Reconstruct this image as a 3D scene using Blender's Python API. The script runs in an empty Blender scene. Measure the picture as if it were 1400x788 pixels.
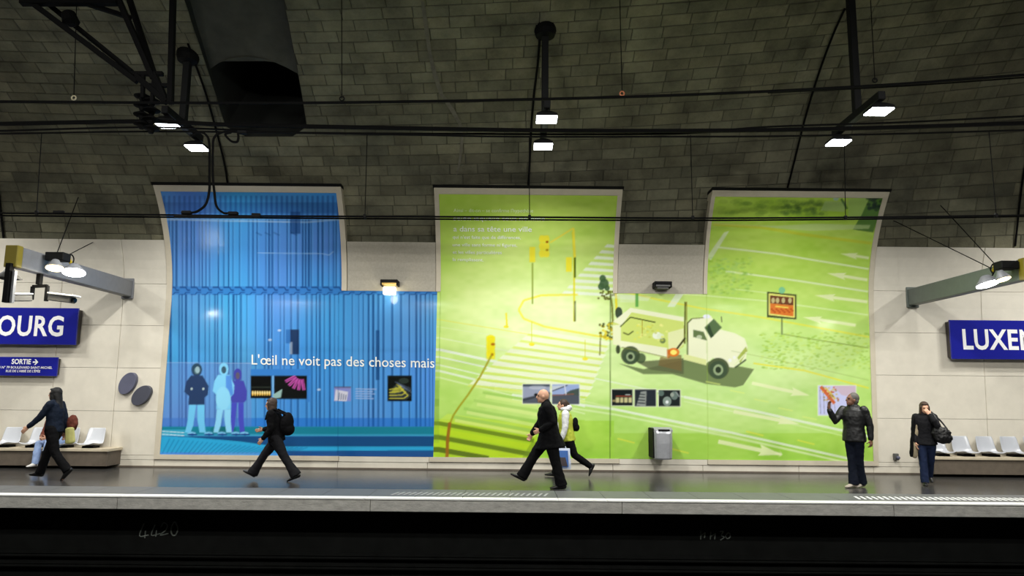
import bpy, bmesh, math, random
import numpy as np
from mathutils import Vector, Matrix

random.seed(7); rng = np.random.RandomState(7)
SC = bpy.context.scene
COL = SC.collection

# ------------------------------------------------------------------ camera
FP = 918.0                    # focal length in pixels of a 1400 x 788 frame
TILT = math.atan(0.13); ROLL = 0.0095
CY = 541 - 0.13 * FP
EYE = np.array([0, 0, 1.6])
Fw = np.array([0, math.cos(TILT), math.sin(TILT)])
_U = np.array([0, -math.sin(TILT), math.cos(TILT)]); _R = np.array([1.0, 0, 0])
Rt = _R * math.cos(ROLL) + _U * math.sin(ROLL)
Up = _U * math.cos(ROLL) - _R * math.sin(ROLL)
cd = bpy.data.cameras.new('camera'); cam = bpy.data.objects.new('camera', cd); COL.objects.link(cam)
cam.matrix_world = Matrix(((Rt[0], Up[0], -Fw[0], EYE[0]), (Rt[1], Up[1], -Fw[1], EYE[1]), (Rt[2], Up[2], -Fw[2], EYE[2]), (0, 0, 0, 1)))
cd.sensor_width = 36; cd.lens = FP * 36 / 1400; cd.shift_y = (CY - 394) / 1400
cd.clip_start = 0.05; cd.clip_end = 200
SC.camera = cam
# ------------------------------------------------------------------ world, exposure, light strengths
w = bpy.data.worlds.new('tunnel_air'); SC.world = w; w.use_nodes = True
w.node_tree.nodes['Background'].inputs[0].default_value = (0.8, 0.9, 1, 1)
w.node_tree.nodes['Background'].inputs[1].default_value = 0.02
SC.view_settings.view_transform = 'Standard'; SC.view_settings.look = 'None'
SC.view_settings.exposure = 0.0; SC.view_settings.gamma = 1
LAMP_W = 150.0                # each floodlight over the platform
OPP_W = 180.0                  # each floodlight over the near platform (behind the camera)
BEAM_W = 30.0                 # spots on the side beams
LAMP_COL = (1.0, 0.985, 0.93)

# ------------------------------------------------------------------ helpers: projection
def proj(x, y, z):
    vx, vy, vz = x - EYE[0], y - EYE[1], z - EYE[2]
    d = vx * Fw[0] + vy * Fw[1] + vz * Fw[2]
    return (700 + FP * (vx * Rt[0] + vy * Rt[1] + vz * Rt[2]) / d, CY - FP * (vx * Up[0] + vy * Up[1] + vz * Up[2]) / d)
def ray(px, py): return Fw + Rt * (px - 700) / FP - Up * (py - CY) / FP
def atY(px, py, Y):
    r = ray(px, py); return EYE + r * (Y / r[1])
def atX(px, py, X):
    r = ray(px, py); return EYE + r * (X / r[0])
def atZ(px, py, Z):
    r = ray(px, py); return EYE + r * ((Z - 1.6) / r[2])
WALL = 14.75
def prof(z):                                     # section of the cladding and posters
    if z <= 3.6: return WALL
    return 6.9 + 7.85 * math.sqrt(max(0, 1 - ((z - 3.6) / 5.13) ** 2))
def surf(px, py, off=0.0):
    Y = WALL
    for _ in range(14):
        p = atY(px, py, Y - off); Y = 0.5 * Y + 0.5 * prof(p[2])
    return p
VZ, VA = 3.85, 7.9
def vb(X):
    d = max(-13, min(13, X - 0.5)); return 5.17 + 0.085 * d + 0.006 * d * d
def vault(X, phi, out=0.0):                      # out>0 goes into the room
    b = vb(X)
    y = 6.9 + VA * math.cos(phi); z = VZ + b * math.sin(phi)
    n = Vector((0, -math.cos(phi) / VA, -math.sin(phi) / b)).normalized()
    return Vector((X, y, z)) + n * out
def onvault(px, py, off=0.0):
    lo, hi = 8.5, 14.9                            # depth at which the ray meets the vault
    for _ in range(40):
        m = (lo + hi) / 2; p = atY(px, py, m)
        u = (p[1] - 6.9) / (VA - off); b = vb(p[0]) - off
        inside = (p[2] <= VZ) or (u * u + ((p[2] - VZ) / b) ** 2 < 1)
        if inside: lo = m
        else: hi = m
    return p

# ------------------------------------------------------------------ helpers: materials
def lin(c):
    return tuple(((v / 255) / 12.92 if v <= 10 else (((v / 255) + 0.055) / 1.055) ** 2.4) for v in c) + (1.0,)
def mat(name, rgb, rough=0.6, metal=0.0, noise=0.0, nscale=8.0, bump=0.0, bscale=60.0, spec=0.5, coat=0.0, emit=None, estr=0, attr=None, dark=None, stretch=None):
    m = bpy.data.materials.new(name); m.use_nodes = True
    nt = m.node_tree; N = nt.nodes; L = nt.links; b = N['Principled BSDF']
    c = lin(rgb)
    b.inputs['Roughness'].default_value = rough; b.inputs['Metallic'].default_value = metal
    b.inputs['Specular IOR Level'].default_value = spec; b.inputs['Coat Weight'].default_value = coat
    b.inputs['Base Color'].default_value = c
    tc = N.new('ShaderNodeTexCoord'); src = tc.outputs['Object']
    if stretch:
        mp = N.new('ShaderNodeMapping'); mp.inputs['Scale'].default_value = stretch; L.new(src, mp.inputs['Vector']); src = mp.outputs[0]
    colout = None
    if attr:
        a = N.new('ShaderNodeAttribute'); a.attribute_name = attr; colout = a.outputs['Color']
    if noise > 0:
        n = N.new('ShaderNodeTexNoise'); n.inputs['Scale'].default_value = nscale; n.inputs['Detail'].default_value = 6
        n.inputs['Roughness'].default_value = 0.65
        L.new(src, n.inputs['Vector'])
        r = N.new('ShaderNodeMapRange'); r.inputs['From Min'].default_value = 0.3; r.inputs['From Max'].default_value = 0.7
        L.new(n.outputs['Fac'], r.inputs['Value'])
        mx = N.new('ShaderNodeMix'); mx.data_type = 'RGBA'; L.new(r.outputs[0], mx.inputs['Factor'])
        if colout is not None:
            mx.blend_type = 'MULTIPLY'; mx.inputs['Factor'].default_value = 1
            mm = N.new('ShaderNodeMapRange'); mm.inputs['To Min'].default_value = 1 - noise; mm.inputs['To Max'].default_value = 1 + noise * 0.6
            L.new(r.outputs[0], mm.inputs['Value'])
            nt.links.remove(mx.inputs['Factor'].links[0]); mx.inputs['Factor'].default_value = 1
            L.new(colout, mx.inputs['A']); L.new(mm.outputs[0], mx.inputs['B'])
        else:
            d = lin(dark) if dark else tuple(v * (1 - noise) for v in c[:3]) + (1,)
            mx.inputs['A'].default_value = d; mx.inputs['B'].default_value = tuple(min(1, v * (1 + noise * 0.5)) for v in c[:3]) + (1,)
        colout = mx.outputs['Result']
    if colout is not None: L.new(colout, b.inputs['Base Color'])
    if bump > 0:
        n2 = N.new('ShaderNodeTexNoise'); n2.inputs['Scale'].default_value = bscale; n2.inputs['Detail'].default_value = 4; L.new(src, n2.inputs['Vector'])
        bp = N.new('ShaderNodeBump'); bp.inputs['Strength'].default_value = bump; bp.inputs['Distance'].default_value = 0.02
        L.new(n2.outputs['Fac'], bp.inputs['Height']); L.new(bp.outputs[0], b.inputs['Normal'])
    if emit:
        b.inputs['Emission Color'].default_value = lin(emit); b.inputs['Emission Strength'].default_value = estr
    return m
M = {}
M['stone'] = mat('vault_stone', (98, 94, 82), 0.9, noise=0.55, nscale=1.1, bump=0.9, bscale=18, attr='tint')
M['mortar'] = mat('vault_mortar', (76, 75, 62), 0.95, noise=0.35, nscale=0.9, bump=0.4)
M['shell'] = mat('vault_upper', (84, 80, 70), 0.95, noise=0.3, nscale=1.5, bump=0.4)
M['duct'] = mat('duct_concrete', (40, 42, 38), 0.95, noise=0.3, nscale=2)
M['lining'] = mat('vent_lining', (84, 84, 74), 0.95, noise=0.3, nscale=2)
M['clad'] = mat('stone_cladding', (212, 206, 192), 0.42, noise=0.07, nscale=3.5, bump=0.06, bscale=90)
M['clad_grey'] = mat('stone_cladding_grey', (172, 166, 152), 0.5, noise=0.12, nscale=20, bump=0.06, bscale=90)
M['joint'] = mat('dark_joint', (140, 132, 118), 0.9)
M['frame'] = mat('stone_frame', (196, 187, 168), 0.45, noise=0.06, nscale=6)
M['black'] = mat('black_paint', (9, 9, 9), 0.7, spec=0.2)
M['iron'] = mat('sooty_iron', (7, 7, 7), 0.8, noise=0.3, nscale=10, spec=0.15)
M['post'] = mat('lamp_post_paint', (26, 27, 28), 0.6, noise=0.2, spec=0.3)
M['wire'] = mat('wire_black', (6, 6, 6), 0.8, spec=0.15)
M['floor'] = mat('platform_floor', (58, 57, 56), 0.2, noise=0.25, nscale=1.2, bump=0.05, bscale=25, spec=0.3, stretch=(1, 1, 1))
M['edge'] = mat('platform_edge_tile', (88, 90, 91), 0.5, noise=0.12, nscale=6)
M['white_line'] = mat('white_edge_line', (236, 236, 232), 0.4, noise=0.05, nscale=6)
M['rib_grey'] = mat('tactile_rib_grey', (150, 151, 152), 0.5)
M['rib_white'] = mat('tactile_rib_white', (225, 226, 226), 0.5)
M['concrete'] = mat('slab_concrete', (178, 176, 170), 0.85, noise=0.28, nscale=7, bump=0.4, bscale=25, stretch=(1, 1, 2.5))
M['pit'] = mat('sooty_pit_wall', (19, 20, 19), 0.95, noise=0.4, nscale=3, spec=0.1)
M['ballast'] = mat('sooty_ballast', (15, 15, 15), 0.95, noise=0.4, nscale=20, bump=1.0, bscale=30)
M['rail'] = mat('rail_steel', (90, 88, 86), 0.35, metal=0.9)
M['chalk'] = mat('chalk', (104, 110, 104), 0.9)
M['beam'] = mat('beam_paint', (112, 114, 118), 0.45, noise=0.1)
M['beam2'] = mat('beam_paint_green_grey', (96, 104, 98), 0.45, noise=0.1)
M['olive'] = mat('olive_endcap', (120, 108, 20), 0.5)
M['yellow'] = mat('yellow_cord', (205, 180, 30), 0.5)
M['bluesign'] = mat('enamel_blue', (30, 34, 140), 0.22, coat=0.3)
M['white'] = mat('white_enamel', (240, 240, 240), 0.35)
M['signback'] = mat('sign_edge', (64, 58, 56), 0.5)
M['plaque'] = mat('slate_plaque', (86, 88, 108), 0.5, noise=0.08)
M['plaque2'] = mat('slate_plaque_dark', (66, 68, 80), 0.5, noise=0.08)
M['seat'] = mat('white_shell_plastic', (198, 201, 207), 0.25, coat=0.2)
M['seat_grey'] = mat('grey_shell_plastic', (176, 179, 186), 0.25, coat=0.2)
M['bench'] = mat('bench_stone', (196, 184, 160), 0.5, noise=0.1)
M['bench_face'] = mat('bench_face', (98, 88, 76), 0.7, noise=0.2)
M['steel'] = mat('brushed_steel', (176, 178, 184), 0.36, metal=0.45, noise=0.1, nscale=12)
M['cam_white'] = mat('camera_housing', (215, 215, 212), 0.35)
M['cam_dark'] = mat('camera_grey', (80, 80, 78), 0.5)
M['glass_dark'] = mat('lens_glass', (10, 18, 22), 0.08)
M['lampglass'] = mat('lamp_glass', (255, 255, 255), 0.3, emit=(245, 250, 255), estr=14)
M['lampglass_warm'] = mat('lamp_glass_warm', (255, 240, 200), 0.3, emit=(255, 228, 170), estr=6)
M['lampglass_small'] = mat('lamp_glass_small', (255, 250, 225), 0.3, emit=(255, 248, 215), estr=5)
M['brass'] = mat('lamp_reflector', (190, 160, 90), 0.3, metal=0.7)
M['ring'] = mat('porcelain_ring', (190, 180, 150), 0.4)
M['orange_tag'] = mat('orange_tag', (200, 120, 80), 0.5)
M['print'] = mat('poster_print', (255, 255, 255), 0.13, attr='ink', spec=0.45, bump=0.015, bscale=1.2)
M['ink_white'] = mat('poster_white_ink', (235, 240, 235), 0.3)
M['ink_pale'] = mat('poster_pale_ink', (226, 240, 190), 0.3)

# ------------------------------------------------------------------ helpers: objects
def link(o, parent=None):
    COL.objects.link(o)
    if parent is not None: o.parent = parent
    return o
def tag(o, label=None, cat=None, group=None, kind=None):
    if label: o['label'] = label
    if cat: o['category'] = cat
    if group: o['group'] = group
    if kind: o['kind'] = kind
    return o
def empty(name, loc=(0, 0, 0), rz=0.0):
    o = bpy.data.objects.new(name, None); o.location = loc; o.rotation_euler = (0, 0, rz); o.empty_display_size = 0.1
    return link(o)
def local(parent, p):
    if parent is None: return Vector(p)
    return Matrix.Rotation(-parent.rotation_euler.z, 3, 'Z') @ (Vector(p) - Vector(parent.location))
def build(name, bm, material, parent=None, smooth=False, world=True):
    """link a bmesh as one object; world=True means its coordinates are in world space"""
    me = bpy.data.meshes.new(name)
    bmesh.ops.recalc_face_normals(bm, faces=bm.faces)
    if parent is not None and world:
        Mx = Matrix.Rotation(-parent.rotation_euler.z, 4, 'Z') @ Matrix.Translation(-Vector(parent.location))
        bmesh.ops.transform(bm, matrix=Mx, verts=bm.verts)
    bm.to_mesh(me); bm.free()
    if isinstance(material, str): material = M[material]
    me.materials.append(material)
    if smooth:
        for p in me.polygons: p.use_smooth = True
    o = bpy.data.objects.new(name, me)
    return link(o, parent)
def BM(): return bmesh.new()
def quadm(verts, faces):
    bm = BM(); vs = [bm.verts.new(v) for v in verts]
    for f in faces:
        try: bm.faces.new([vs[i] for i in f])
        except ValueError: pass
    return bm
def box(bm, x0, x1, y0, y1, z0, z1, bevel=0.0):
    vs = [bm.verts.new((x, y, z)) for x in (x0, x1) for y in (y0, y1) for z in (z0, z1)]
    fs = [bm.faces.new([vs[i] for i in f]) for f in ((0, 1, 3, 2), (4, 6, 7, 5), (0, 4, 5, 1), (2, 3, 7, 6), (0, 2, 6, 4), (1, 5, 7, 3))]
    if bevel > 0:
        es = list({e for f in fs for e in f.edges})
        bmesh.ops.bevel(bm, geom=es, offset=bevel, segments=1, affect='EDGES')
    return bm
def xbox(bm, p0, p1, w_, h_, upv=(0, 0, 1), bevel=0.0, off=(0, 0)):
    """bar from p0 to p1 with rectangular section w x h"""
    p0 = Vector(p0); p1 = Vector(p1); t = (p1 - p0).normalized(); upv = Vector(upv)
    s = t.cross(upv).normalized(); u = s.cross(t).normalized()
    vs = []
    for p in (p0, p1):
        for a, b in ((-1, -1), (1, -1), (1, 1), (-1, 1)):
            vs.append(bm.verts.new(p + s * (a * w_ / 2 + off[0]) + u * (b * h_ / 2 + off[1])))
    fs = [bm.faces.new([vs[i] for i in f]) for f in ((0, 1, 2, 3), (4, 7, 6, 5), (0, 4, 5, 1), (1, 5, 6, 2), (2, 6, 7, 3), (3, 7, 4, 0))]
    if bevel > 0: bmesh.ops.bevel(bm, geom=list({e for f in fs for e in f.edges}), offset=bevel, segments=1, affect='EDGES')
    return bm
def smoothpath(pts, n=6):
    pts = [Vector(p) for p in pts]
    if len(pts) < 3: return pts
    out = []
    P = [2 * pts[0] - pts[1]] + pts + [2 * pts[-1] - pts[-2]]
    for i in range(1, len(P) - 2):
        for k in range(n):
            t = k / n; a, b, c, d = P[i - 1], P[i], P[i + 1], P[i + 2]
            out.append(0.5 * ((2 * b) + (c - a) * t + (2 * a - 5 * b + 4 * c - d) * t * t + (3 * b - a - 3 * c + d) * t ** 3))
    out.append(pts[-1]); return out
def tube(bm, pts, r, n=8, sm=0):
    pts = smoothpath(pts, sm) if sm else [Vector(p) for p in pts]
    rs = r if isinstance(r, (list, tuple)) else [r] * len(pts)
    rings = []; ref = None
    for i, p in enumerate(pts):
        t = (pts[min(i + 1, len(pts) - 1)] - pts[max(i - 1, 0)]).normalized()
        if ref is None: ref = Vector((0, 0, 1)) if abs(t.z) < 0.9 else Vector((1, 0, 0))
        s = t.cross(ref).normalized(); u = s.cross(t).normalized(); ref = u
        rings.append([bm.verts.new(p + (s * math.cos(2 * math.pi * k / n) + u * math.sin(2 * math.pi * k / n)) * rs[i]) for k in range(n)])
    for a, b in zip(rings, rings[1:]):
        for k in range(n): bm.faces.new((a[k], a[(k + 1) % n], b[(k + 1) % n], b[k]))
    bm.faces.new(rings[0]); bm.faces.new(list(reversed(rings[-1])))
    return bm
def lathe(bm, c, prof_, axis=(0, 0, 1), n=16):
    """prof_: list of (distance along axis, radius)"""
    c = Vector(c); t = Vector(axis).normalized(); ref = Vector((0, 0, 1)) if abs(t.z) < 0.9 else Vector((1, 0, 0))
    s = t.cross(ref).normalized(); u = s.cross(t)
    rings = [[bm.verts.new(c + t * h + (s * math.cos(2 * math.pi * k / n) + u * math.sin(2 * math.pi * k / n)) * max(r, 1e-4)) for k in range(n)] for h, r in prof_]
    for a, b in zip(rings, rings[1:]):
        for k in range(n): bm.faces.new((a[k], a[(k + 1) % n], b[(k + 1) % n], b[k]))
    bm.faces.new(rings[0]); bm.faces.new(list(reversed(rings[-1])))
    return bm
def ellipsoid(bm, c, r, rot=None, n=14):
    m = bmesh.ops.create_uvsphere(bm, u_segments=n, v_segments=max(6, n // 2 + 1), radius=1.0)
    Mx = Matrix.Translation(c) @ (rot.to_4x4() if rot else Matrix.Identity(4)) @ Matrix.Diagonal((r[0], r[1], r[2], 1))
    bmesh.ops.transform(bm, matrix=Mx, verts=m['verts'])
    return bm
def text_bm(body, bold=0.0, spacing=1.0):
    cu = bpy.data.curves.new('lettering', 'FONT'); cu.body = body; cu.resolution_u = 3; cu.offset = bold; cu.space_character = spacing
    cu.size = 1.0
    o = bpy.data.objects.new('lettering_tmp', cu); COL.objects.link(o)
    dg = bpy.context.evaluated_depsgraph_get(); dg.update()
    me = bpy.data.meshes.new_from_object(o.evaluated_get(dg))
    bpy.data.objects.remove(o); bpy.data.curves.remove(cu)
    bm = BM(); bm.from_mesh(me); bpy.data.meshes.remove(me)
    xs = [v.co.x for v in bm.verts]; x0, x1 = min(xs), max(xs)
    for v in bm.verts: v.co.x = (v.co.x - x0) / (x1 - x0)
    return bm                                      # x in 0..1, y in font units (capital height about 0.73)
_b = text_bm('H'); CAPH = max(v.co.y for v in _b.verts) - min(v.co.y for v in _b.verts); _b.free()
def letters(name, bm, material, parent, joined=False):
    if joined:
        return tag(build(name, bm, material, parent), kind='stuff')
    bm.verts.ensure_lookup_table(); seen = set(); isl = []
    for v in bm.verts:
        if v in seen: continue
        st = [v]; seen.add(v); c = []
        while st:
            q_ = st.pop(); c.append(q_)
            for e in q_.link_edges:
                o_ = e.other_vert(q_)
                if o_ not in seen: seen.add(o_); st.append(o_)
        isl.append([min(k.co.x for k in c), max(k.co.x for k in c), c])
    isl.sort(key=lambda t: t[0]); out_ = []
    for a_, b_, c in isl:
        if out_ and min(b_, out_[-1][1]) - max(a_, out_[-1][0]) > 0.5 * min(b_ - a_, out_[-1][1] - out_[-1][0]):
            out_[-1][0] = min(a_, out_[-1][0]); out_[-1][1] = max(b_, out_[-1][1]); out_[-1][2] += c
        else: out_.append([a_, b_, c])
    for a_, b_, c in out_:
        nb_ = BM(); mp = {v: nb_.verts.new(v.co) for v in c}
        for f in {f for v in c for f in v.link_faces}: nb_.faces.new([mp[v] for v in f.verts])
        build(name, nb_, material, parent)
    bm.free()
def text_px(name, body, x0, x1, yb0, yb1, cap, material, parent, off=0.004, surface=surf, bold=0.0, spacing=1.0):
    """lettering laid on a surface: left and right ends, baselines and capital height read off the photograph"""
    bm = text_bm(body, bold, spacing)
    for v in bm.verts:
        u, h = v.co.x, v.co.y
        v.co = Vector(surface(x0 + (x1 - x0) * u, yb0 + (yb1 - yb0) * u - h / CAPH * cap, off))
    return letters('letter', bm, material, parent, joined=cap < 6.5)
def evalmesh(name, bm, mods, material, parent, world=False):
    me = bpy.data.meshes.new(name); bm.to_mesh(me); bm.free()
    o = bpy.data.objects.new(name, me); COL.objects.link(o); mods(o)
    dg = bpy.context.evaluated_depsgraph_get(); dg.update()
    me2 = bpy.data.meshes.new_from_object(o.evaluated_get(dg)); me2.name = name
    bpy.data.objects.remove(o); bpy.data.meshes.remove(me)
    me2.materials.clear(); me2.materials.append(M[material] if isinstance(material, str) else material)
    for p in me2.polygons: p.use_smooth = True
    o2 = bpy.data.objects.new(name, me2); return link(o2, parent)

# ================================================================== THE SETTING
XL, XR = -16.5, 16.5
# platform slab, its floor, pit
bm = BM(); box(bm, XL, XR, 11.72, 15.0, -0.33, 0.0); fl = build('floor', bm, 'floor'); tag(fl, kind='structure')
# concrete edge beams under the white line (each beam a piece)
cuts = [XL, -11.2, atY(165, 690, 10.8)[0], atY(508, 690, 10.8)[0], atY(849, 690, 10.8)[0], atY(1217, 690, 10.8)[0], 11.0, XR]
trim = empty('trim_1', (0, 10.8, 0)); tag(trim, 'concrete platform edge with white safety line over the track', kind='structure')
for a, b in zip(cuts, cuts[1:]):
    bm = BM(); box(bm, a + 0.003, b - 0.003, 10.70, 11.72, -0.20, -0.02, 0.006); build('edge_beam', bm, 'concrete', trim)
x = XL
while x < XR:
    bm = BM(); box(bm, x + 0.004, x + 0.746, 10.875, 11.72, -0.02, 0.0); build('edging_tile', bm, 'edge', trim)
    bm = BM(); box(bm, x + 0.002, x + 0.748, 10.68, 10.87, -0.02, 0.004, 0.003); build('white_safety_tile', bm, 'white_line', trim)
    x += 0.75
for mname, xa, xb in (('rib_grey', -1.9, 0.6), ('rib_white', 5.6, 10.5)):
    bm = BM(); x = xa
    while x < xb:
        for y0 in (11.05,):
            p0 = (x, y0, 0.003); p1 = (x + 0.07, y0 + 0.30, 0.003); xbox(bm, p0, p1, 0.035, 0.008)
        x += 0.094
    tag(build('tactile_rib', bm, mname, trim), kind='stuff')
# track pit
bm = BM(); box(bm, XL, XR, 11.35, 11.6, -1.75, -0.2); o = build('wall_pit', bm, 'pit'); tag(o, kind='structure')
bm = BM(); box(bm, XL, XR, 3.0, 11.6, -1.9, -1.55); o = build('floor_track_bed', bm, 'ballast'); tag(o, kind='structure')
bm = BM()
for z, y in ((-0.98, 11.3), (-1.13, 11.26)):
    xbox(bm, (XL, y, z), (XR, y, z), 0.1, 0.03)
    tube(bm, [(XL, y - 0.03, z - 0.05), (XR, y - 0.03, z - 0.05)], 0.022, 6)
o = build('trim_2', bm, 'pit'); tag(o, 'cable ledges along the sooty pit wall', kind='structure')
# near platform (behind and below the camera), opposite wall
bm = BM(); box(bm, XL, XR, -1.2, 2.9, -0.33, 0.0); box(bm, XL, XR, 2.0, 2.4, -1.75, -0.33); o = build('floor_near_platform', bm, 'floor'); tag(o, kind='structure')
bm = BM(); box(bm, XL, XR, -1.25, -0.95, 0.0, 4.6); o = build('wall_front', bm, 'clad'); tag(o, kind='structure')

# --- rear wall with stone cladding
bm = BM()
box(bm, XL, XR, 14.86, 15.2, -0.33, 4.9)
wall = build('wall_back', bm, 'joint'); tag(wall, kind='structure')
fX = dict(bl_o=surf(228.5, 395)[0], bl_i=surf(232, 395)[0] + 0.02, br_i=surf(467.5, 370)[0], br_o=surf(474.5, 370)[0],
          ml_o=surf(596.5, 370)[0], ml_i=surf(602.5, 340)[0], mr_i=surf(838, 385)[0], mr_o=surf(844, 385)[0],
          rl_o=surf(961.5, 385)[0], rl_i=surf(966.5, 385)[0], rr_i=surf(1187, 400)[0], rr_o=surf(1193.5, 400)[0])
fX['bl_i'] = fX['bl_o'] + 0.12
ZLOW = 3.87; ZTOP = 5.86; ZBOT = 0.27
def taper(X, z):                                  # the right-hand edge leans in slightly towards the floor
    if X < 7: return X
    return X - 0.11 * (1 - min(z, 3.9) / 3.9)
def panel(x0, x1, z0, z1, m='clad', name='cladding_panel', g=0.0035, off=0.0, parent=None):
    zs = [z0 + g] + [z for z in (3.6, 3.9, 4.1, 4.3, 4.5, 4.7) if z0 + g + 0.05 < z < z1 - g - 0.05] + [z1 - g]
    vs = []; fs = []
    for z in zs:
        for X, dy in ((x0 + g, 0.1), (x0 + g, 0.008), (x0 + g + 0.008, 0), (x1 - g - 0.008, 0), (x1 - g, 0.008), (x1 - g, 0.1)):
            vs.append((taper(X, z), prof(z) + dy - off, z))
    n = 6
    for i in range(len(zs) - 1):
        for k in range(n - 1): fs.append((i * n + k, i * n + k + 1, (i + 1) * n + k + 1, (i + 1) * n + k))
    e = (len(zs) - 1) * n
    fs.append(tuple(range(n))); fs.append(tuple(range(e, e + n)))
    return build(name, quadm(vs, fs), m, parent or wall)
rows = [0.156, 0.25, 1.185, 2.12, 3.055, 3.985, 4.93]
for z0, z1 in zip(rows, rows[1:]):
    xs = [XL, -14.2, -12.1, -10.0, atY(157, 540, WALL)[0] , fX['bl_o']]
    for a, b in zip(xs, xs[1:]): panel(a, b, z0, z1)
    xs = [fX['rr_o'], fX['rr_o'] + 2.4, fX['rr_o'] + 4.8, XR]
    for a, b in zip(xs, xs[1:]): panel(a, b, z0, z1)
xs = [XL, -14.2, -12.1, -10.0, atY(157, 540, WALL)[0], fX['bl_o'], -5.6, -3.72, fX['ml_o'] - 0.1, 0.3, atY(838, 640, WALL)[0], atY(961, 640, WALL)[0], 6.2, fX['rr_o'] - 0.1, 10.3, 12.7, XR]
for a, b in zip(xs, xs[1:]): panel(a, b, 0.0, 0.155, off=0.0)
panel(fX['br_o'], fX['ml_o'], ZLOW + 0.0, 4.93, 'clad_grey', off=0.01)
panel(fX['mr_o'], fX['rl_o'], ZLOW + 0.0, 4.93, 'clad_grey', off=0.01)
bm = BM(); box(bm, XL, XR, 14.70, 14.80, 0.0, 0.03); o = build('baseboard_back', bm, 'bench_face'); tag(o, kind='structure')

# --- vault: stone courses over a mortar shell, with the dark vent mouth cut out
HOLE = [(250, -30), (252, 0), (272, 60), (292, 120), (304, 160), (311, 180), (330, 186), (362, 189), (392, 186), (420, 176), (413, 130), (404, 80), (388, 0), (384, -30)]
def inpoly(x, y, P):
    c = False; j = len(P) - 1
    for i in range(len(P)):
        xi, yi = P[i]; xj, yj = P[j]
        if (yi > y) != (yj > y) and x < (xj - xi) * (y - yi) / (yj - yi) + xi: c = not c
        j = i
    return c
def hole(phi):
    ins = [X for X in np.arange(-7.5, -2.2, 0.01) if inpoly(*proj(*vault(X, phi)), HOLE)]
    return (min(ins), max(ins)) if len(ins) > 2 and max(ins) - min(ins) > 0.95 else None
phis = [0.0]
def arc(p0, ds):
    p = p0
    for _ in range(10): p += ds / 10 / math.hypot(VA * math.sin(p), 5.17 * math.cos(p))
    return p
ph = 0.165; rowphi = [ph]
while ph < 1.30: ph = arc(ph, 0.232); rowphi.append(ph)
holes = [hole(p) for p in rowphi]; HB = 0.33
ceil = None
V, Fc = [], []
def strip(p0, p1, a0, a1, b0, b1, n):
    base = len(V)
    for i in range(n + 1):
        t = i / n
        V.append(tuple(vault(a0 + (b0 - a0) * t, p0))); V.append(tuple(vault(a1 + (b1 - a1) * t, p1)))
    for i in range(n): k = base + 2 * i; Fc.append((k, k + 2, k + 3, k + 1))
strip(0.0, rowphi[0], XL, XL, XR, XR, 24)
for i in range(len(rowphi) - 1):
    h0, h1 = holes[i], holes[i + 1]
    if h0 is None and h1 is None: strip(rowphi[i], rowphi[i + 1], XL, XL, XR, XR, 24)
    else:
        if h0 is None: h0 = (h1[0] + HB, h1[1] - HB)
        if h1 is None: h1 = (h0[0] + 0.15, h0[1] - 0.15)
        strip(rowphi[i], rowphi[i + 1], XL, XL, h0[0], h1[0], 14); strip(rowphi[i], rowphi[i + 1], h0[1], h1[1], XR, XR, 20)
hl = holes[-1]
pp = list(np.linspace(rowphi[-1], math.pi, 22))
for a, b in zip(pp, pp[1:]): strip(a, b, XL, XL, XR, XR, 24)
me = bpy.data.meshes.new('ceiling'); me.from_pydata(V, [], Fc); me.materials.append(M['mortar']); me.materials.append(M['shell'])
for i, p in enumerate(me.polygons):
    if p.center[1] < 9.5: p.material_index = 1
ceil = link(bpy.data.objects.new('ceiling', me)); tag(ceil, kind='structure')
# vent shaft lining behind the hole
ring0 = []
for i, h_ in enumerate(holes):
    if h_: ring0.append((rowphi[i], h_[0]))
i0 = [i for i, h_ in enumerate(holes) if h_][0]; ring0.insert(0, (rowphi[i0 - 1], holes[i0][0] + HB))
ringR = [(rowphi[i0 - 1], holes[i0][1] - HB)] + [(rowphi[i], h_[1]) for i, h_ in enumerate(holes) if h_]
loop = list(reversed(ring0)) + ringR
pv = [vault(X, p, 0.005) for p, X in loop]
dv = Vector((0.0, 0.62, 0.78)) * 2.6
vs = [tuple(p) for p in pv] + [tuple(p + dv) for p in pv]
n = len(pv); fs = [(i, (i + 1) % n, n + (i + 1) % n, n + i) for i in range(n)] + [tuple(range(n, 2 * n))]
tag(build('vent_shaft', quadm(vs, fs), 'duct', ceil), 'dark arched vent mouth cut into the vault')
# shallow lining in the upper half of the vent mouth, ending in an arch; below it the shaft is open
V2, F2 = [], []
ii = [i for i, h_ in enumerate(holes) if h_ and rowphi[i] > 0.86]
for i in ii:
    a_, b_ = holes[i]
    for k in range(9):
        t = k / 8; X = a_ + (b_ - a_) * t; p_ = rowphi[i]
        if i == ii[0]: p_ = p_ - 0.0 + 0.05 * (1 - (2 * t - 0.9) ** 2)
        V2.append(tuple(vault(X, p_, -0.10 - 0.012 * (i - ii[0]))))
for r in range(len(ii) - 1):
    for k in range(8): q_ = 9 * r + k; F2.append((q_, q_ + 1, q_ + 10, q_ + 9))
build('vent_lining', quadm(V2, F2), 'lining', ceil)
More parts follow.
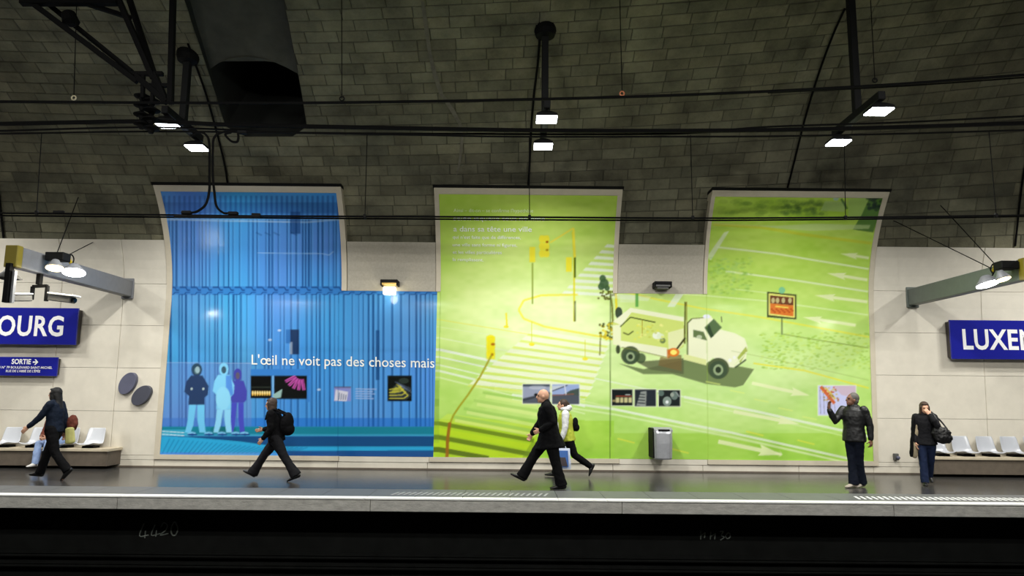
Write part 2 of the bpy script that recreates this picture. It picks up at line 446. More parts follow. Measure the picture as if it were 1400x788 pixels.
# stone blocks
blocks = []
for i in range(len(rowphi) - 1):
    p0, p1 = rowphi[i], rowphi[i + 1]
    lim = 13.0
    X = -lim - random.random() * 0.5
    rowtone = random.uniform(-0.05, 0.05)
    while X < lim:
        L_ = random.choice((0.46, 0.54, 0.58, 0.62, 0.7)) + random.uniform(-0.02, 0.02)
        blocks.append([p0, p1, X, X, X + L_, X + L_, rowtone]); X += L_
out = []
for p0, p1, a0, a1, b0, b1, tone in blocks:
    i = rowphi.index(p0); h0, h1 = holes[i], holes[i + 1]
    if h0 is None and h1 is None: out.append([p0, p1, a0, a1, b0, b1, tone]); continue
    if h0 is None: h0 = (h1[0] + HB, h1[1] - HB)
    if h1 is None: h1 = (h0[0] + 0.15, h0[1] - 0.15)
    la0, lb0 = a0, min(b0, h0[0]); la1, lb1 = a1, min(b1, h1[0])
    if lb0 - la0 > 0.06 and lb1 - la1 > 0.06: out.append([p0, p1, la0, la1, lb0, lb1, tone])
    ra0, rb0 = max(a0, h0[1]), b0; ra1, rb1 = max(a1, h1[1]), b1
    if rb0 - ra0 > 0.06 and rb1 - ra1 > 0.06: out.append([p0, p1, ra0, ra1, rb0, rb1, tone])
def blockgeo(p0, p1, a0, a1, b0, b1, tone):
    g = 0.004; dp = (p1 - p0) * 0.018; c = 0.010; q = (p1 - p0) * 0.04; pr_ = 0.010 + random.uniform(-0.003, 0.008)
    o = [vault(a0 + g, p0 + dp, -0.002), vault(b0 - g, p0 + dp, -0.002), vault(b1 - g, p1 - dp, -0.002), vault(a1 + g, p1 - dp, -0.002)]
    j = [random.uniform(-0.003, 0.003) for _ in range(4)]
    f = [vault(a0 + g + c, p0 + dp + q, pr_ + j[0]), vault(b0 - g - c, p0 + dp + q, pr_ + j[1]), vault(b1 - g - c, p1 - dp - q, pr_ + j[2]), vault(a1 + g + c, p1 - dp - q, pr_ + j[3])]
    t = 1 + 1.0 * max(0, (p0 - 0.42)) + tone + random.uniform(-0.26, 0.26); s_ = random.uniform(-0.02, 0.02)  # higher courses tinted lighter: cleaner stone plus bounced light put into the colour
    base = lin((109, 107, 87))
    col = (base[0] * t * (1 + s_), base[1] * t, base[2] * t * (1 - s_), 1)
    return [tuple(v) for v in o + f], [(4, 5, 6, 7), (0, 1, 5, 4), (1, 2, 6, 5), (2, 3, 7, 6), (3, 0, 4, 7)], col
scored = []
for b in out:
    c = [proj(*vault(b[2], b[0])), proj(*vault(b[4], b[0])), proj(*vault(b[5], b[1])), proj(*vault(b[3], b[1]))]
    cx_ = sum(q[0] for q in c) / 4; cy_ = sum(q[1] for q in c) / 4
    A = 0.5 * abs(sum(c[k][0] * c[(k + 1) % 4][1] - c[(k + 1) % 4][0] * c[k][1] for k in range(4)))
    vis = 0 < cx_ < 1400 and 0 < cy_ < 330 and not (cy_ > 262 and (215 < cx_ < 470 or 600 < cx_ < 850 or 975 < cx_ < 1200))
    scored.append((A if vis else 0, b))
scored.sort(key=lambda t: -t[0])
def addtint(me, cols):
    at = me.color_attributes.new('tint', 'FLOAT_COLOR', 'POINT')
    at.data.foreach_set('color', np.array(cols, dtype=np.float32).ravel())
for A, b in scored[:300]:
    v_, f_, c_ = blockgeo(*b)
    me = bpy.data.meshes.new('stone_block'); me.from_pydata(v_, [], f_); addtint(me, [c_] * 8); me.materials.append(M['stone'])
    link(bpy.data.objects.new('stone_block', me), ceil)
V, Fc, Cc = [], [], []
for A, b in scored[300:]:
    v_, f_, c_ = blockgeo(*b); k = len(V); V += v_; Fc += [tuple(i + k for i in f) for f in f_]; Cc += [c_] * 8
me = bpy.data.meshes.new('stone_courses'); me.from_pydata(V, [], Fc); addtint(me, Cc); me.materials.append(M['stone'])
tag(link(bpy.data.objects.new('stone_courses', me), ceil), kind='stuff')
# pale mineral streak running down the vault
M['streak'] = mat('mineral_streak', (122, 118, 104), 0.9, noise=0.3, nscale=6)
pts = [(578, 2, 5), (583, 40, 6), (588, 75, 5), (594, 100, 6), (603, 128, 6), (618, 150, 7), (629, 170, 5), (632, 190, 4), (628, 225, 3), (624, 240, 1)]
vs = []
for x, y, w_ in pts: vs += [tuple(onvault(x - w_ / 2, y, 0.034)), tuple(onvault(x + w_ / 2, y, 0.034))]
build('mineral_streak', quadm(vs, [(2 * i, 2 * i + 1, 2 * i + 3, 2 * i + 2) for i in range(len(pts) - 1)]), 'streak', ceil)

# ================================================================== POSTERS: paint the print
PX0, PY0, PW, PH_ = 200, 250, 1020, 395
IMG = np.zeros((PH_, PW, 3))
yy, xx = np.mgrid[PY0:PY0 + PH_, PX0:PX0 + PW].astype(float)
def blend(mask, col, ys, xs):
    IMG[ys, xs] = IMG[ys, xs] * (1 - mask[..., None]) + np.array(col, float) * mask[..., None]
def poly(P, col, a=1.0):
    P = [(float(x), float(y)) for x, y in P]
    x0 = int(max(PX0, math.floor(min(p[0] for p in P)) - 1)); x1 = int(min(PX0 + PW, math.ceil(max(p[0] for p in P)) + 2))
    y0 = int(max(PY0, math.floor(min(p[1] for p in P)) - 1)); y1 = int(min(PY0 + PH_, math.ceil(max(p[1] for p in P)) + 2))
    if x1 <= x0 or y1 <= y0: return
    S = 3
    gx = x0 + (np.arange((x1 - x0) * S) + 0.5) / S - 0.5; gy = y0 + (np.arange((y1 - y0) * S) + 0.5) / S - 0.5
    gx, gy = np.meshgrid(gx, gy); c = np.zeros(gx.shape, bool); j = len(P) - 1
    for i in range(len(P)):
        xi, yi = P[i]; xj, yj = P[j]
        if yi != yj: c ^= ((yi > gy) != (yj > gy)) & (gx < (xj - xi) * (gy - yi) / (yj - yi) + xi)
        j = i
    m = c.reshape(y1 - y0, S, x1 - x0, S).mean(axis=(1, 3)) * a
    blend(m, col, slice(y0 - PY0, y1 - PY0), slice(x0 - PX0, x1 - PX0))
def line(P, w_, col, a=1.0):
    for (xa, ya), (xb, yb) in zip(P, P[1:]):
        L_ = math.hypot(xb - xa, yb - ya) or 1; nx, ny = -(yb - ya) / L_ * w_ / 2, (xb - xa) / L_ * w_ / 2
        poly([(xa + nx, ya + ny), (xb + nx, yb + ny), (xb - nx, yb - ny), (xa - nx, ya - ny)], col, a)
def ell(cx_, cy_, rx, ry, col, a=1.0, rot=0.0):
    c, s = math.cos(rot), math.sin(rot)
    poly([(cx_ + rx * math.cos(t) * c - ry * math.sin(t) * s, cy_ + rx * math.cos(t) * s + ry * math.sin(t) * c) for t in np.linspace(0, 2 * math.pi, 28)[:-1]], col, a)
def rect(x0, y0, x1, y1, col, a=1.0): poly([(x0, y0), (x1, y0), (x1, y1), (x0, y1)], col, a)
def noise2(sx, sy, seed=0):
    r = np.random.RandomState(seed); h, w_ = int(PH_ / sy) + 3, int(PW / sx) + 3
    g = r.rand(h, w_); fy = (yy - PY0) / sy; fx = (xx - PX0) / sx; iy = fy.astype(int); ix = fx.astype(int); ty = fy - iy; tx = fx - ix
    ty = ty * ty * (3 - 2 * ty); tx = tx * tx * (3 - 2 * tx)
    return (g[iy, ix] * (1 - tx) + g[iy, ix + 1] * tx) * (1 - ty) + (g[iy + 1, ix] * (1 - tx) + g[iy + 1, ix + 1] * tx) * ty - 0.5
#--- blue sheet: corrugated blue hoarding
blue = xx < 599
base = np.stack([76 + 30 * noise2(60, 80, 1), 152 + 34 * noise2(60, 90, 2), 220 + 24 * noise2(70, 90, 3)], -1)
IMG[blue] = base[blue]
r2 = random.Random(3)
def corrug(y0, y1, seed):
    r_ = random.Random(seed); x = 214
    while x < 600:
        w_ = r_.choice((1.2, 1.6, 2.2, 3.0)); a = r_.uniform(0.45, 0.85)
        rect(x, y0, x + w_, y1, (26, 72, 130), a); rect(x + w_, y0, x + w_ + 2, y1, (96, 165, 230), 0.35)
        x += r_.choice((4, 5, 6, 7, 9, 12))
corrug(300, 394, 5); corrug(402, 584, 6)
for x in range(216, 466, 7):
    rect(x, 268, x + 3, 300, (30, 70, 140), 0.45)
rect(214, 392, 600, 403, (46, 112, 190), 0.7)
x = 216
while x < 598:
    line([(x, 393), (x + 8, 393), (x + 10, 397), (x + 14, 397)], 1.4, (18, 50, 105), 0.8)
    line([(x, 403), (x + 6, 403), (x + 8, 400), (x + 14, 400)], 1.2, (18, 50, 105), 0.7); x += 15
rect(214, 298, 468, 301, (150, 190, 225), 0.35); line([(214, 300), (300, 302), (420, 304), (468, 300)], 1.8, (190, 210, 230), 0.6)
rect(214, 277, 468, 292, (24, 60, 120), 0.28)
line([(352, 346), (440, 347), (450, 349), (456, 344)], 1.2, (150, 185, 225), 0.7)
for a_ in (350, 362, 374, 398): line([(a_, 318), (a_ + 8, 322)], 2.0, (20, 50, 100), 0.3)
poly([(397, 290), (411, 290), (411, 320), (397, 320)], (18, 48, 100), 0.5)
rect(397, 451, 409, 485, (24, 40, 74), 0.85); rect(396, 468, 400, 485, (190, 205, 220), 0.6); rect(391, 451, 397, 470, (35, 90, 160), 0.6)
rect(514, 452, 519, 520, (24, 66, 120), 0.7)
for x_, y_ in ((369, 465), (436, 533), (382, 452)): ell(x_, y_, 2.5, 1.4, (200, 215, 235), 0.8)
rect(214, 572, 600, 584, (26, 100, 200), 0.5)
rect(214, 584, 600, 596, (30, 128, 152)); rect(214, 594, 600, 597, (60, 160, 200), 0.8)
poly([(214, 597), (600, 597), (600, 612), (420, 613), (300, 612), (214, 600)], (28, 78, 132))
poly([(214, 597), (258, 598), (330, 604), (378, 611), (600, 611), (600, 619), (214, 619)], (48, 168, 220))
poly([(390, 617), (600, 616), (600, 628), (390, 628)], (24, 74, 140), 0.9)
for k in range(30): line([(232 + k * 6.5, 600 + min(12, k * 0.6)), (222 + k * 6, 620)], 1.2, (20, 95, 160), 0.45)
rect(214, 588, 258, 597, (70, 180, 220), 0.7)
for k in range(2): line([(221, 590 + 4 * k), (252, 592 + 4 * k)], 1.2, (235, 240, 245), 0.8)
# pale square and three hooded figures
rect(222, 496, 344, 583, (118, 130, 196), 0.35); line([(222, 496), (344, 497)], 0.8, (180, 200, 230), 0.6)
for x in range(286, 312, 7): ell(x + 9, 588, 7, 5, (26, 98, 106), 0.5)
def figure(cx_, top, jacket, legs, skin, w_=1.0, jl=554):
    ell(cx_, top + 8, 7.5 * w_, 9, jacket); ell(cx_, top + 9, 3.8 * w_, 5, skin)
    poly([(cx_ - 8, top + 16), (cx_ + 8, top + 16), (cx_ + 17 * w_, top + 30), (cx_ + 16 * w_, top + 42), (cx_ + 11 * w_, top + 46), (cx_ + 11 * w_, jl), (cx_ - 12 * w_, jl), (cx_ - 11 * w_, top + 44), (cx_ - 18 * w_, top + 38), (cx_ - 15 * w_, top + 24)], jacket)
    poly([(cx_ - 11 * w_, jl), (cx_ - 1, jl), (cx_ - 5 * w_, 582), (cx_ - 9 * w_, 592), (cx_ - 17 * w_, 592), (cx_ - 13 * w_, 575)], legs)
    poly([(cx_ + 1, jl), (cx_ + 11 * w_, jl), (cx_ + 11 * w_, 575), (cx_ + 13 * w_, 592), (cx_ + 4 * w_, 592), (cx_ + 1, 575)], legs)
figure(325, 505, (70, 72, 170), (72, 78, 190), (96, 90, 110), 0.75, 551)
figure(269, 498, (42, 62, 100), (110, 196, 240), (130, 160, 170), 0.95)
ell(269, 505, 7, 8, (50, 80, 90), 0.6); ell(270, 506, 3.2, 4.5, (150, 180, 190))
figure(306, 497, (128, 205, 244), (140, 210, 245), (60, 90, 110), 0.85, 560)
poly([(309, 514), (316, 514), (319, 540), (309, 545)], (74, 130, 220), 0.8); ell(305, 545, 10, 16, (140, 212, 245))
for x_ in (262, 285, 303, 322, 334): ell(x_, 593, 6, 2.4, (120, 190, 235)); ell(x_ + 1, 594.5, 7, 1.2, (24, 60, 130))
ell(262, 532, 1.5, 2, (170, 190, 190)); ell(278, 532, 1.5, 2, (170, 190, 190))
# small photographs on the blue sheet
rect(343, 514, 371, 545, (14, 16, 16)); 
for k in range(8): ell(345.5 + 3.3 * k, 538, 1.4, 3.4, (250, 200, 90)); ell(345.5 + 3.3 * k, 537, 0.8, 2, (255, 245, 190))
rect(344, 529, 371, 531, (60, 70, 60), 0.6); rect(372, 514, 374.5, 545, (120, 180, 235))
rect(375, 514, 420, 546, (18, 20, 20))
for k in range(9):
    a_ = math.radians(65 + k * 17); c0 = (412, 510)
    p0 = (c0[0] + 9 * math.cos(a_), c0[1] + 9 * math.sin(a_)); p1 = (c0[0] + 25 * math.cos(a_), c0[1] + 24 * math.sin(a_))
    if p1[0] < 421 and p0[1] > 513.5 and p1[1] > 514: line([p0, p1], 4.2, (190, 84, 168)); line([(p0[0] + 1, p0[1]), p1], 1, (90, 26, 80), 0.7)
rect(420, 500, 424, 550, (60, 130, 208)); rect(343, 505, 424, 514, (56, 126, 204))
poly([(373, 540), (386, 532), (384, 544), (375, 545)], (150, 185, 180))
rect(457, 530, 480, 549, (130, 140, 205)); poly([(459, 533), (476, 536), (474, 549), (457, 548)], (205, 205, 220)); 
for k in range(4): line([(464 + 3 * k, 537 + k), (463 + 3 * k, 547)], 1.1, (70, 80, 110), 0.8)
rect(457, 529, 480, 531, (90, 70, 90), 0.6)
for k in range(5): line([(486, 532 + k * 3.2), (515 - (k % 2) * 4 - k, 532.5 + k * 3.2)], 1.6, (150, 175, 222), 0.9)
rect(530, 514, 563, 549, (16, 20, 18)); poly([(532, 536), (541, 526), (552, 530), (562, 541), (556, 547), (533, 546)], (50, 58, 60))
for k in range(4):
    line([(532, 545 - 4 * k), (552 - k * 3, 545 - 4.5 * k), (558 - 3 * k, 541 - 4 * k), (548 - 2 * k, 532 - 2 * k)], 1.3, (214, 206, 70), 0.9)
for k in range(9): line([(540 + 2.5 * k, 522 + k), (551 + 1.4 * k, 530 + k)], 0.7, (130, 150, 190), 0.7)
poly([(533, 538), (541, 529), (549, 533), (540, 538)], (200, 196, 60), 0.7)
ell(552, 521, 7, 4, (70, 90, 80), 0.5)
#--- green sheet: a street crossing seen from above
g = xx >= 599
t = np.clip((yy - 262) / 370, 0, 1)
glow = np.exp(-(((xx - 735) / 150) ** 2 + ((yy - 430) / 95) ** 2)); glow2 = np.exp(-(((xx - 1020) / 260) ** 2 + ((yy - 500) / 90) ** 2))  # pale centre: part print, part lamp light put into the ink
R_ = 184 + 48 * glow + 26 * glow2 - 12 * t; G_ = 218 + 26 * glow + 14 * glow2; B_ = 84 + 84 * glow + 62 * glow2 + 14 * t
nz = noise2(50, 22, 8); n3 = noise2(9, 5, 9)
R_ += 20 * nz + 10 * n3; G_ += 12 * nz + 6 * n3; B_ += 22 * nz + 12 * n3
IMG[g] = np.stack([R_, G_, B_], -1)[g]
band = g & (yy > 573 + (xx - 600) * 0.01) & (xx < 840); IMG[band] = IMG[band] * np.array([0.93, 0.97, 0.72])
band = g & (yy > 592) & (xx >= 840); IMG[band] = IMG[band] * np.array([0.93, 0.96, 0.78])
PALE = (226, 240, 196); WHT = (232, 240, 232); YEL = (236, 226, 60)
# lane lines left
def ramp(x0, y0, x1, y1, w_, c=PALE, a=0.75): line([(x0, y0), (x1, y1)], w_, c, a)
for y0, y1, w_, c, a in ((437, 470, 1.0, YEL, .6), (447, 478, 1.0, PALE, .5), (462, 500, 2.0, PALE, .6), (478, 521, 3.5, WHT, .85), (488, 532, 2.2, WHT, .8), (499, 546, 2.0, WHT, .7), (507, 556, 3.0, WHT, .75), (516, 566, 2.2, PALE, .6)):
    ramp(599, y0, 800, y1, w_, c, a)
# right carriageway lines
ramp(800, 515, 935, 543, 2.0, WHT, .6); ramp(760, 540, 1188, 640, 2.2, PALE, .35)
line([(935, 543), (1030, 562), (1188, 597)], 3.4, WHT, .75); line([(935, 549), (1060, 575), (1188, 604)], 1.6, PALE, .5)
line([(700, 540), (840, 560), (1000, 592), (1190, 634)], 3.2, WHT, .75); line([(700, 546), (840, 567), (1000, 598), (1190, 640)], 2.6, PALE, .6)
# crossing stripes, lower left
poly([(599, 574), (733, 585), (735, 625), (599, 628)], (178, 214, 44), .8)
poly([(612, 566), (740, 584), (733, 596), (599, 576)], (206, 232, 84), .6)
for k, (xa, ya, xb, yb, w_) in enumerate(((672, 527, 800, 544, 3), (660, 537, 735, 549, 3.6), (648, 548, 735, 562, 4), (634, 559, 736, 577, 4.4), (618, 570, 732, 590, 4.6))):
    line([(xa, ya), (xb, yb)], w_, (158, 204, 96), .75); line([(xa + 4, ya + 5), (xb, yb + 5.5)], 4.5, (222, 238, 150), .6)
for xa, ya, xb, yb, w_, c in ((594, 578, 730, 603, 5.4, (106, 132, 36)), (594, 597, 728, 622, 6.2, (98, 122, 34)), (594, 614, 668, 627, 7, (84, 104, 30))):
    line([(xa, ya), (xb, yb)], w_, c, .85)
for xa, ya, xb, yb in ((599, 589, 726, 612), (599, 607, 722, 629)):
    line([(xa, ya), (xb, yb)], 8, (194, 226, 44), .7)
poly([(726, 606), (745, 600), (733, 626), (714, 626)], (120, 150, 44), .5)
poly([(640, 560), (730, 574), (735, 556), (655, 540)], (210, 234, 140), .2)
# zebra in the middle
for k in range(9):
    x0 = 729 - k * 10.2; y0 = 451 + k * 8.7; x1 = 836 - k * 3.5
    poly([(x0, y0), (x1, y0 + 17), (x1 - 5, y0 + 22), (x0 - 6, y0 + 5)], (236, 242, 214), .85)
    poly([(x0 - 6, y0 + 5.2), (x1 - 5, y0 + 22), (x1 - 7, y0 + 25), (x0 - 9, y0 + 8)], (216, 230, 96), .6)
# upper right zebra of middle sheet
for k in range(9):
    x0 = 830 - k * 7.3; y0 = 334 + k * 8
    poly([(x0, y0), (845, y0 + 2 + k * 0.3), (843, y0 + 5.4 + k * .3), (x0 - 4, y0 + 4.2)], WHT, .8)
# island kerb
line([(790, 403), (740, 404), (716, 411), (709, 424), (716, 436), (745, 447), (790, 455), (835, 463), (860, 467)], 3, YEL, .7)
line([(850, 398), (900, 410), (960, 422), (1040, 434), (1188, 461)], 2.5, YEL, .6)
# traffic lights
def stick(P, w_, c): line(P, w_, c, .95)
stick([(728, 360), (728, 416)], 1.8, (120, 140, 30)); rect(724, 338, 732, 359, YEL)
stick([(783, 317), (785, 350), (785, 440)], 2.4, (226, 218, 40)); stick([(786, 352), (786, 380)], 2.4, (70, 90, 20)); stick([(786, 412), (786, 440)], 2.4, (80, 90, 24))
stick([(784, 312), (752, 332)], 2.2, (232, 222, 80)); stick([(784, 312), (786, 352)], 3, (236, 224, 70))
for x_ in (741, 747): 
    for k in range(3): ell(x_, 327 + k * 10, 4.2, 5, YEL)
rect(738, 322, 751, 352, YEL, .6); ell(748, 331, 2, 1.4, (150, 70, 10)); ell(748, 342, 2, 1.2, (140, 110, 10)); rect(774, 352, 782, 372, YEL)
stick([(727, 440), (727, 468)], 1.2, (214, 214, 50)); ell(727, 471, 4, 2.4, YEL); stick([(800, 465), (800, 490)], 1.2, (214, 214, 50)); ell(800, 491, 4, 2.2, YEL)
stick([(692, 428), (693, 446)], 2.4, YEL); ell(692, 447, 3.5, 2, YEL)
for k in range(3): ell(671, 464 + k * 10, 6, 6, (238, 228, 40))
rect(665, 460, 677, 492, (232, 220, 40), .7); ell(674, 471, 3, 2, (170, 110, 20)); ell(673, 485, 2, 2, (170, 130, 20))
stick([(672, 486), (656, 516), (640, 540), (628, 556), (620, 568), (615, 580)], 2.6, (164, 160, 40)); stick([(615, 578), (612, 600), (611, 627)], 4.4, (160, 104, 34))
# tree and scooter beside lorry
for x_, y_, r_ in ((824, 381, 5), (826, 388, 7), (822, 392, 5), (830, 394, 4)): ell(x_, y_, r_ * .9, r_, (66, 96, 62), .9)
for k in range(26): ell(818 + r2.random() * 22, 398 + r2.random() * 12, 1.6, 1.4, (96, 100, 40), .9)
stick([(834, 398), (837, 420), (838, 445)], 2.6, (110, 120, 40)); stick([(842, 400), (843, 430)], 3, (222, 210, 40))
for k in range(44): ell(820 + r2.random() * 18, 442 + r2.random() * 22, 1.8, 1.8, r2.choice(((96, 96, 40), (200, 180, 40), (226, 210, 60), (60, 70, 30))), .85)
stick([(821, 462), (820, 486)], 1.6, (110, 110, 40)); ell(846, 428, 5, 8, (40, 56, 44), .9)
# lorry shadow
poly([(846, 497), (880, 505), (945, 490), (1005, 500), (1031, 505), (1016, 527), (1005, 530), (965, 525), (920, 512), (880, 512)], (112, 130, 84), .95)
poly([(870, 495), (935, 490), (935, 512), (890, 506)], (92, 100, 70), .8)
poly([(905, 480), (932, 486), (932, 508), (900, 500)], (120, 100, 60), .7)
# lorry
CREAM = (236, 240, 206)
poly([(838, 442), (862, 421), (935, 437), (935, 474), (911, 490), (838, 471)], (206, 222, 120))
poly([(862, 421), (935, 434), (935, 440), (862, 427)], CREAM); poly([(838, 440), (862, 421), (866, 424), (850, 445)], CREAM)
poly([(838, 445), (849, 444), (849, 474), (838, 471)], (232, 238, 196)); poly([(848, 466), (912, 476), (913, 490), (848, 475)], CREAM)
line([(848, 447), (862, 434), (896, 441)], 1.6, (70, 84, 34)); line([(878, 438), (878, 460)], 1.2, (170, 150, 40))
line([(852, 455), (859, 458), (866, 453)], 1.5, (60, 70, 30)); poly([(913, 455), (935, 449), (935, 470), (926, 480), (914, 478)], (226, 232, 176))
ell(898, 459, 6, 5, (232, 240, 220)); ell(906, 466, 4, 4, (90, 110, 70), .8); ell(903, 460, 5, 4, (220, 232, 200), .8)
for k in range(30): ell(866 + r2.random() * 46, 444 + r2.random() * 22, 2, 1.4, r2.choice(((226, 226, 90), (190, 200, 80), (236, 236, 150))), .6)
line([(937, 413), (936, 470)], 2.2, (92, 92, 30)); line([(939, 413), (939, 468)], 1.2, (150, 140, 50)); line([(937, 462), (925, 478)], 2.5, (60, 60, 30))
ell(921, 482, 8, 6, (230, 120, 40), .9); ell(921, 482, 4.5, 3.5, (255, 236, 120)); rect(912, 478, 916, 490, (190, 80, 30), .6)
poly([(940, 442), (946, 436), (972, 432), (982, 450), (1005, 456), (1018, 463), (1022, 474), (1020, 490), (1003, 503), (985, 500), (975, 489), (966, 497), (940, 489)], CREAM)
poly([(963, 448), (976, 436), (987, 448), (972, 463)], (84, 110, 70)); poly([(965, 449), (970, 444), (976, 460), (972, 462)], (40, 60, 40), .8)
poly([(948, 451), (962, 454), (967, 466), (948, 461)], (100, 120, 76)); ell(956, 461, 4, 2.5, (210, 220, 190), .8)
line([(946, 436), (940, 442), (940, 488)], 1.6, (80, 92, 40)); line([(946, 436), (970, 434)], 1.2, (110, 120, 60))
ell(966, 433, 5, 3, (232, 236, 250)); line([(986, 433), (987, 441)], 1.2, (80, 90, 50))
poly([(1008, 489), (1020, 474), (1022, 480), (1012, 497)], (170, 186, 90)); line([(1004, 500), (1021, 482)], 2, (226, 236, 190)); line([(1005, 503), (1020, 492)], 2, (70, 84, 60))
ell(998, 493, 2.4, 2.6, (240, 244, 240)); ell(1004, 489, 2, 2.2, (240, 244, 240)); poly([(935, 484), (966, 492), (966, 500), (935, 492)], (222, 230, 160))
for cx_, cy_, r_ in ((982, 506, 12.5), (862, 488, 10.5)):
    ell(cx_, cy_ - 2, r_ + 2.5, r_ + 2, (84, 96, 66)); ell(cx_, cy_, r_, r_, (66, 84, 62)); ell(cx_, cy_, r_ * .55, r_ * .6, (150, 170, 130)); ell(cx_, cy_, r_ * .32, r_ * .35, (48, 60, 44))
ell(876, 490, 7, 7, (60, 76, 52), .8); line([(850, 475), (912, 489)], 1.2, (120, 130, 60), .8)
ell(845, 478, 3, 6, (50, 60, 40), .9)
rect(848, 404, 868, 414, WHT, .3); poly([(832, 401), (890, 406), (886, 412), (836, 408)], WHT, .4); rect(869, 400, 873, 420, (70, 150, 60), .8)
poly([(924, 402), (935, 402), (922, 420), (912, 420)], WHT, .7)
# right sheet
for k in range(70):
    ell(982 + r2.random() * 150, 274 + r2.random() * 22, 7, 3, (84, 122, 50), .13)
for k in range(60): ell(1068 + r2.random() * 62, 274 + r2.random() * 20, 4, 2.4, (60, 92, 50), .18)
poly([(1128, 275), (1158, 276), (1154, 290), (1122, 288)], (176, 206, 130), .8); poly([(1160, 272), (1188, 270), (1178, 300), (1160, 300)], (170, 204, 120), .7)
poly([(1190, 268), (1208, 268), (1200, 300), (1194, 318), (1166, 314), (1178, 294)], (64, 108, 50), .75)
for k in range(26): ell(1186 + r2.random() * 20, 270 + r2.random() * 18, 3, 2.4, (34, 56, 44), .6)
line([(1150, 272), (1154, 278), (1158, 286)], 3, (50, 90, 50), .7); ell(1143, 272, 4, 2.4, (170, 200, 210), .8)
poly([(976, 304), (1010, 307), (1060, 309), (1115, 306), (1190, 308), (1188, 313), (1110, 316), (1050, 311), (976, 308)], (196, 218, 150), .7)
line([(975, 307), (1040, 311), (1100, 321), (1192, 333)], 4, (214, 206, 40), .45)
poly([(990, 318), (997, 316), (972, 356), (966, 352)], WHT, .6)
line([(980, 338), (1060, 347), (1120, 357), (1188, 368)], 2.4, PALE, .85); line([(992, 371), (1090, 384), (1187, 399)], 2.4, PALE, .85)
line([(868, 398), (960, 404), (1050, 412), (1110, 420), (1187, 431)], 1.8, PALE, .6); line([(1000, 395), (1060, 402)], 1.6, PALE, .5)
def arrow(xt, yt, xs, ys, hw, hl, tw, c=(232, 240, 190), a=.85):
    L_ = math.hypot(xs - xt, ys - yt); ux, uy = (xs - xt) / L_, (ys - yt) / L_; nx, ny = -uy, ux
    hx, hy = xt + ux * hl, yt + uy * hl
    poly([(xt, yt), (hx + nx * hw, hy + ny * hw), (hx + ux * -3 + nx * tw, hy + uy * -3 + ny * tw), (xs + nx * tw, ys + ny * tw), (xs - nx * tw, ys - ny * tw), (hx - ux * 3 - nx * tw, hy - uy * 3 - ny * tw), (hx - nx * hw, hy - ny * hw)], c, a)
arrow(1149, 347, 1188, 353, 4.5, 24, 1.8); arrow(1131, 374, 1186, 383, 5, 26, 2); arrow(1114, 404, 1186, 413, 5, 28, 2); arrow(1098, 434, 1170, 445, 5, 26, 2)
arrow(1107, 541, 1028, 524, 6, 26, 2.2); arrow(1093, 580, 1003, 563, 6, 30, 2.4); arrow(1069, 622, 982, 604, 8, 32, 2.8); arrow(1070, 622, 1060, 620, 6, 6, 2)
for k in range(420):
    ell(1040 + r2.random() * 150, 455 + (r2.random()) * 50, 2.4, 1.1, r2.choice(((120, 170, 40), (200, 226, 90), (150, 196, 60))), .3)
for k in range(260): ell(968 + r2.random() * 60, 352 + r2.random() * 50, 2.6, 1.4, r2.choice(((130, 180, 60), (190, 214, 110), (150, 200, 120))), .3)
line([(1030, 497), (1100, 507), (1188, 531)], 2.2, YEL, .7); line([(1000, 480), (1060, 492), (1188, 520)], 1, (120, 150, 60), .3)
for k in range(5): line([(965 + k * 33, 528 + k * 12 - 6), (985 + k * 33, 532 + k * 12 - 6)], 1.6, (220, 236, 130), .7)
for x_, y_ in ((844, 600), (918, 614), (1020, 590), (1090, 602)): line([(x_, y_), (x_ + 24, y_ + 6)], 1.8, (222, 226, 80), .8)
# roadside board with an unreadable orange picture
line([(1069, 434), (1069, 458)], 1.8, (92, 110, 70)); poly([(1049, 399), (1089, 403), (1089, 437), (1049, 434)], (60, 70, 40)); poly([(1051, 401), (1087, 405), (1087, 435), (1051, 431)], (226, 226, 120))
poly([(1053, 404), (1085, 407), (1085, 418), (1053, 415)], (110, 66, 44)); poly([(1053, 415), (1085, 418), (1085, 433), (1053, 429)], (216, 120, 50))
ell(1069, 397, 4.5, 4.5, (130, 200, 150)); 
for x_ in (1057, 1063, 1071, 1080): ell(x_, 411, 2.4, 4, (214, 210, 150), .8)
for k in range(14): ell(1055 + 2.2 * k, 423 + (k % 3) * 2, 1.6, 1.3, (176, 74, 30), .8)
line([(1060, 419), (1078, 421)], 2, (234, 214, 90), .9); line([(1070, 457), (1110, 464), (1188, 476)], 1.6, (120, 150, 60), .6)
# small photographs on green sheet
def frame_(x0, y0, x1, y1, c): rect(x0 - 1, y0 - 1, x1 + 1, y1 + 1, (232, 238, 220), .9); rect(x0, y0, x1, y1, c)
frame_(715, 526, 752, 552, (150, 158, 182)); poly([(715, 545), (752, 536), (752, 552), (715, 552)], (84, 90, 102)); poly([(715, 546), (752, 537), (752, 539), (715, 549)], (60, 66, 76)); rect(715, 526, 752, 529, (70, 80, 92)); ell(733, 540, 3, 2, (20, 22, 26)); ell(735, 530, 12, 3, (196, 202, 214), .5)
frame_(755, 526, 792, 553, (150, 170, 214)); poly([(755, 540), (792, 540), (792, 553), (755, 553)], (78, 84, 96)); poly([(755, 536), (775, 527), (755, 528)], (190, 200, 214)); line([(755, 535), (776, 527)], 1.2, (40, 44, 60)); poly([(770, 540), (780, 534), (792, 531), (792, 541)], (70, 84, 80)); line([(755, 541), (785, 539)], 1.2, (160, 90, 70), .8); line([(772, 527), (774, 540)], 1.4, (210, 214, 226))
frame_(836.5, 533, 865, 555, (26, 32, 34)); 
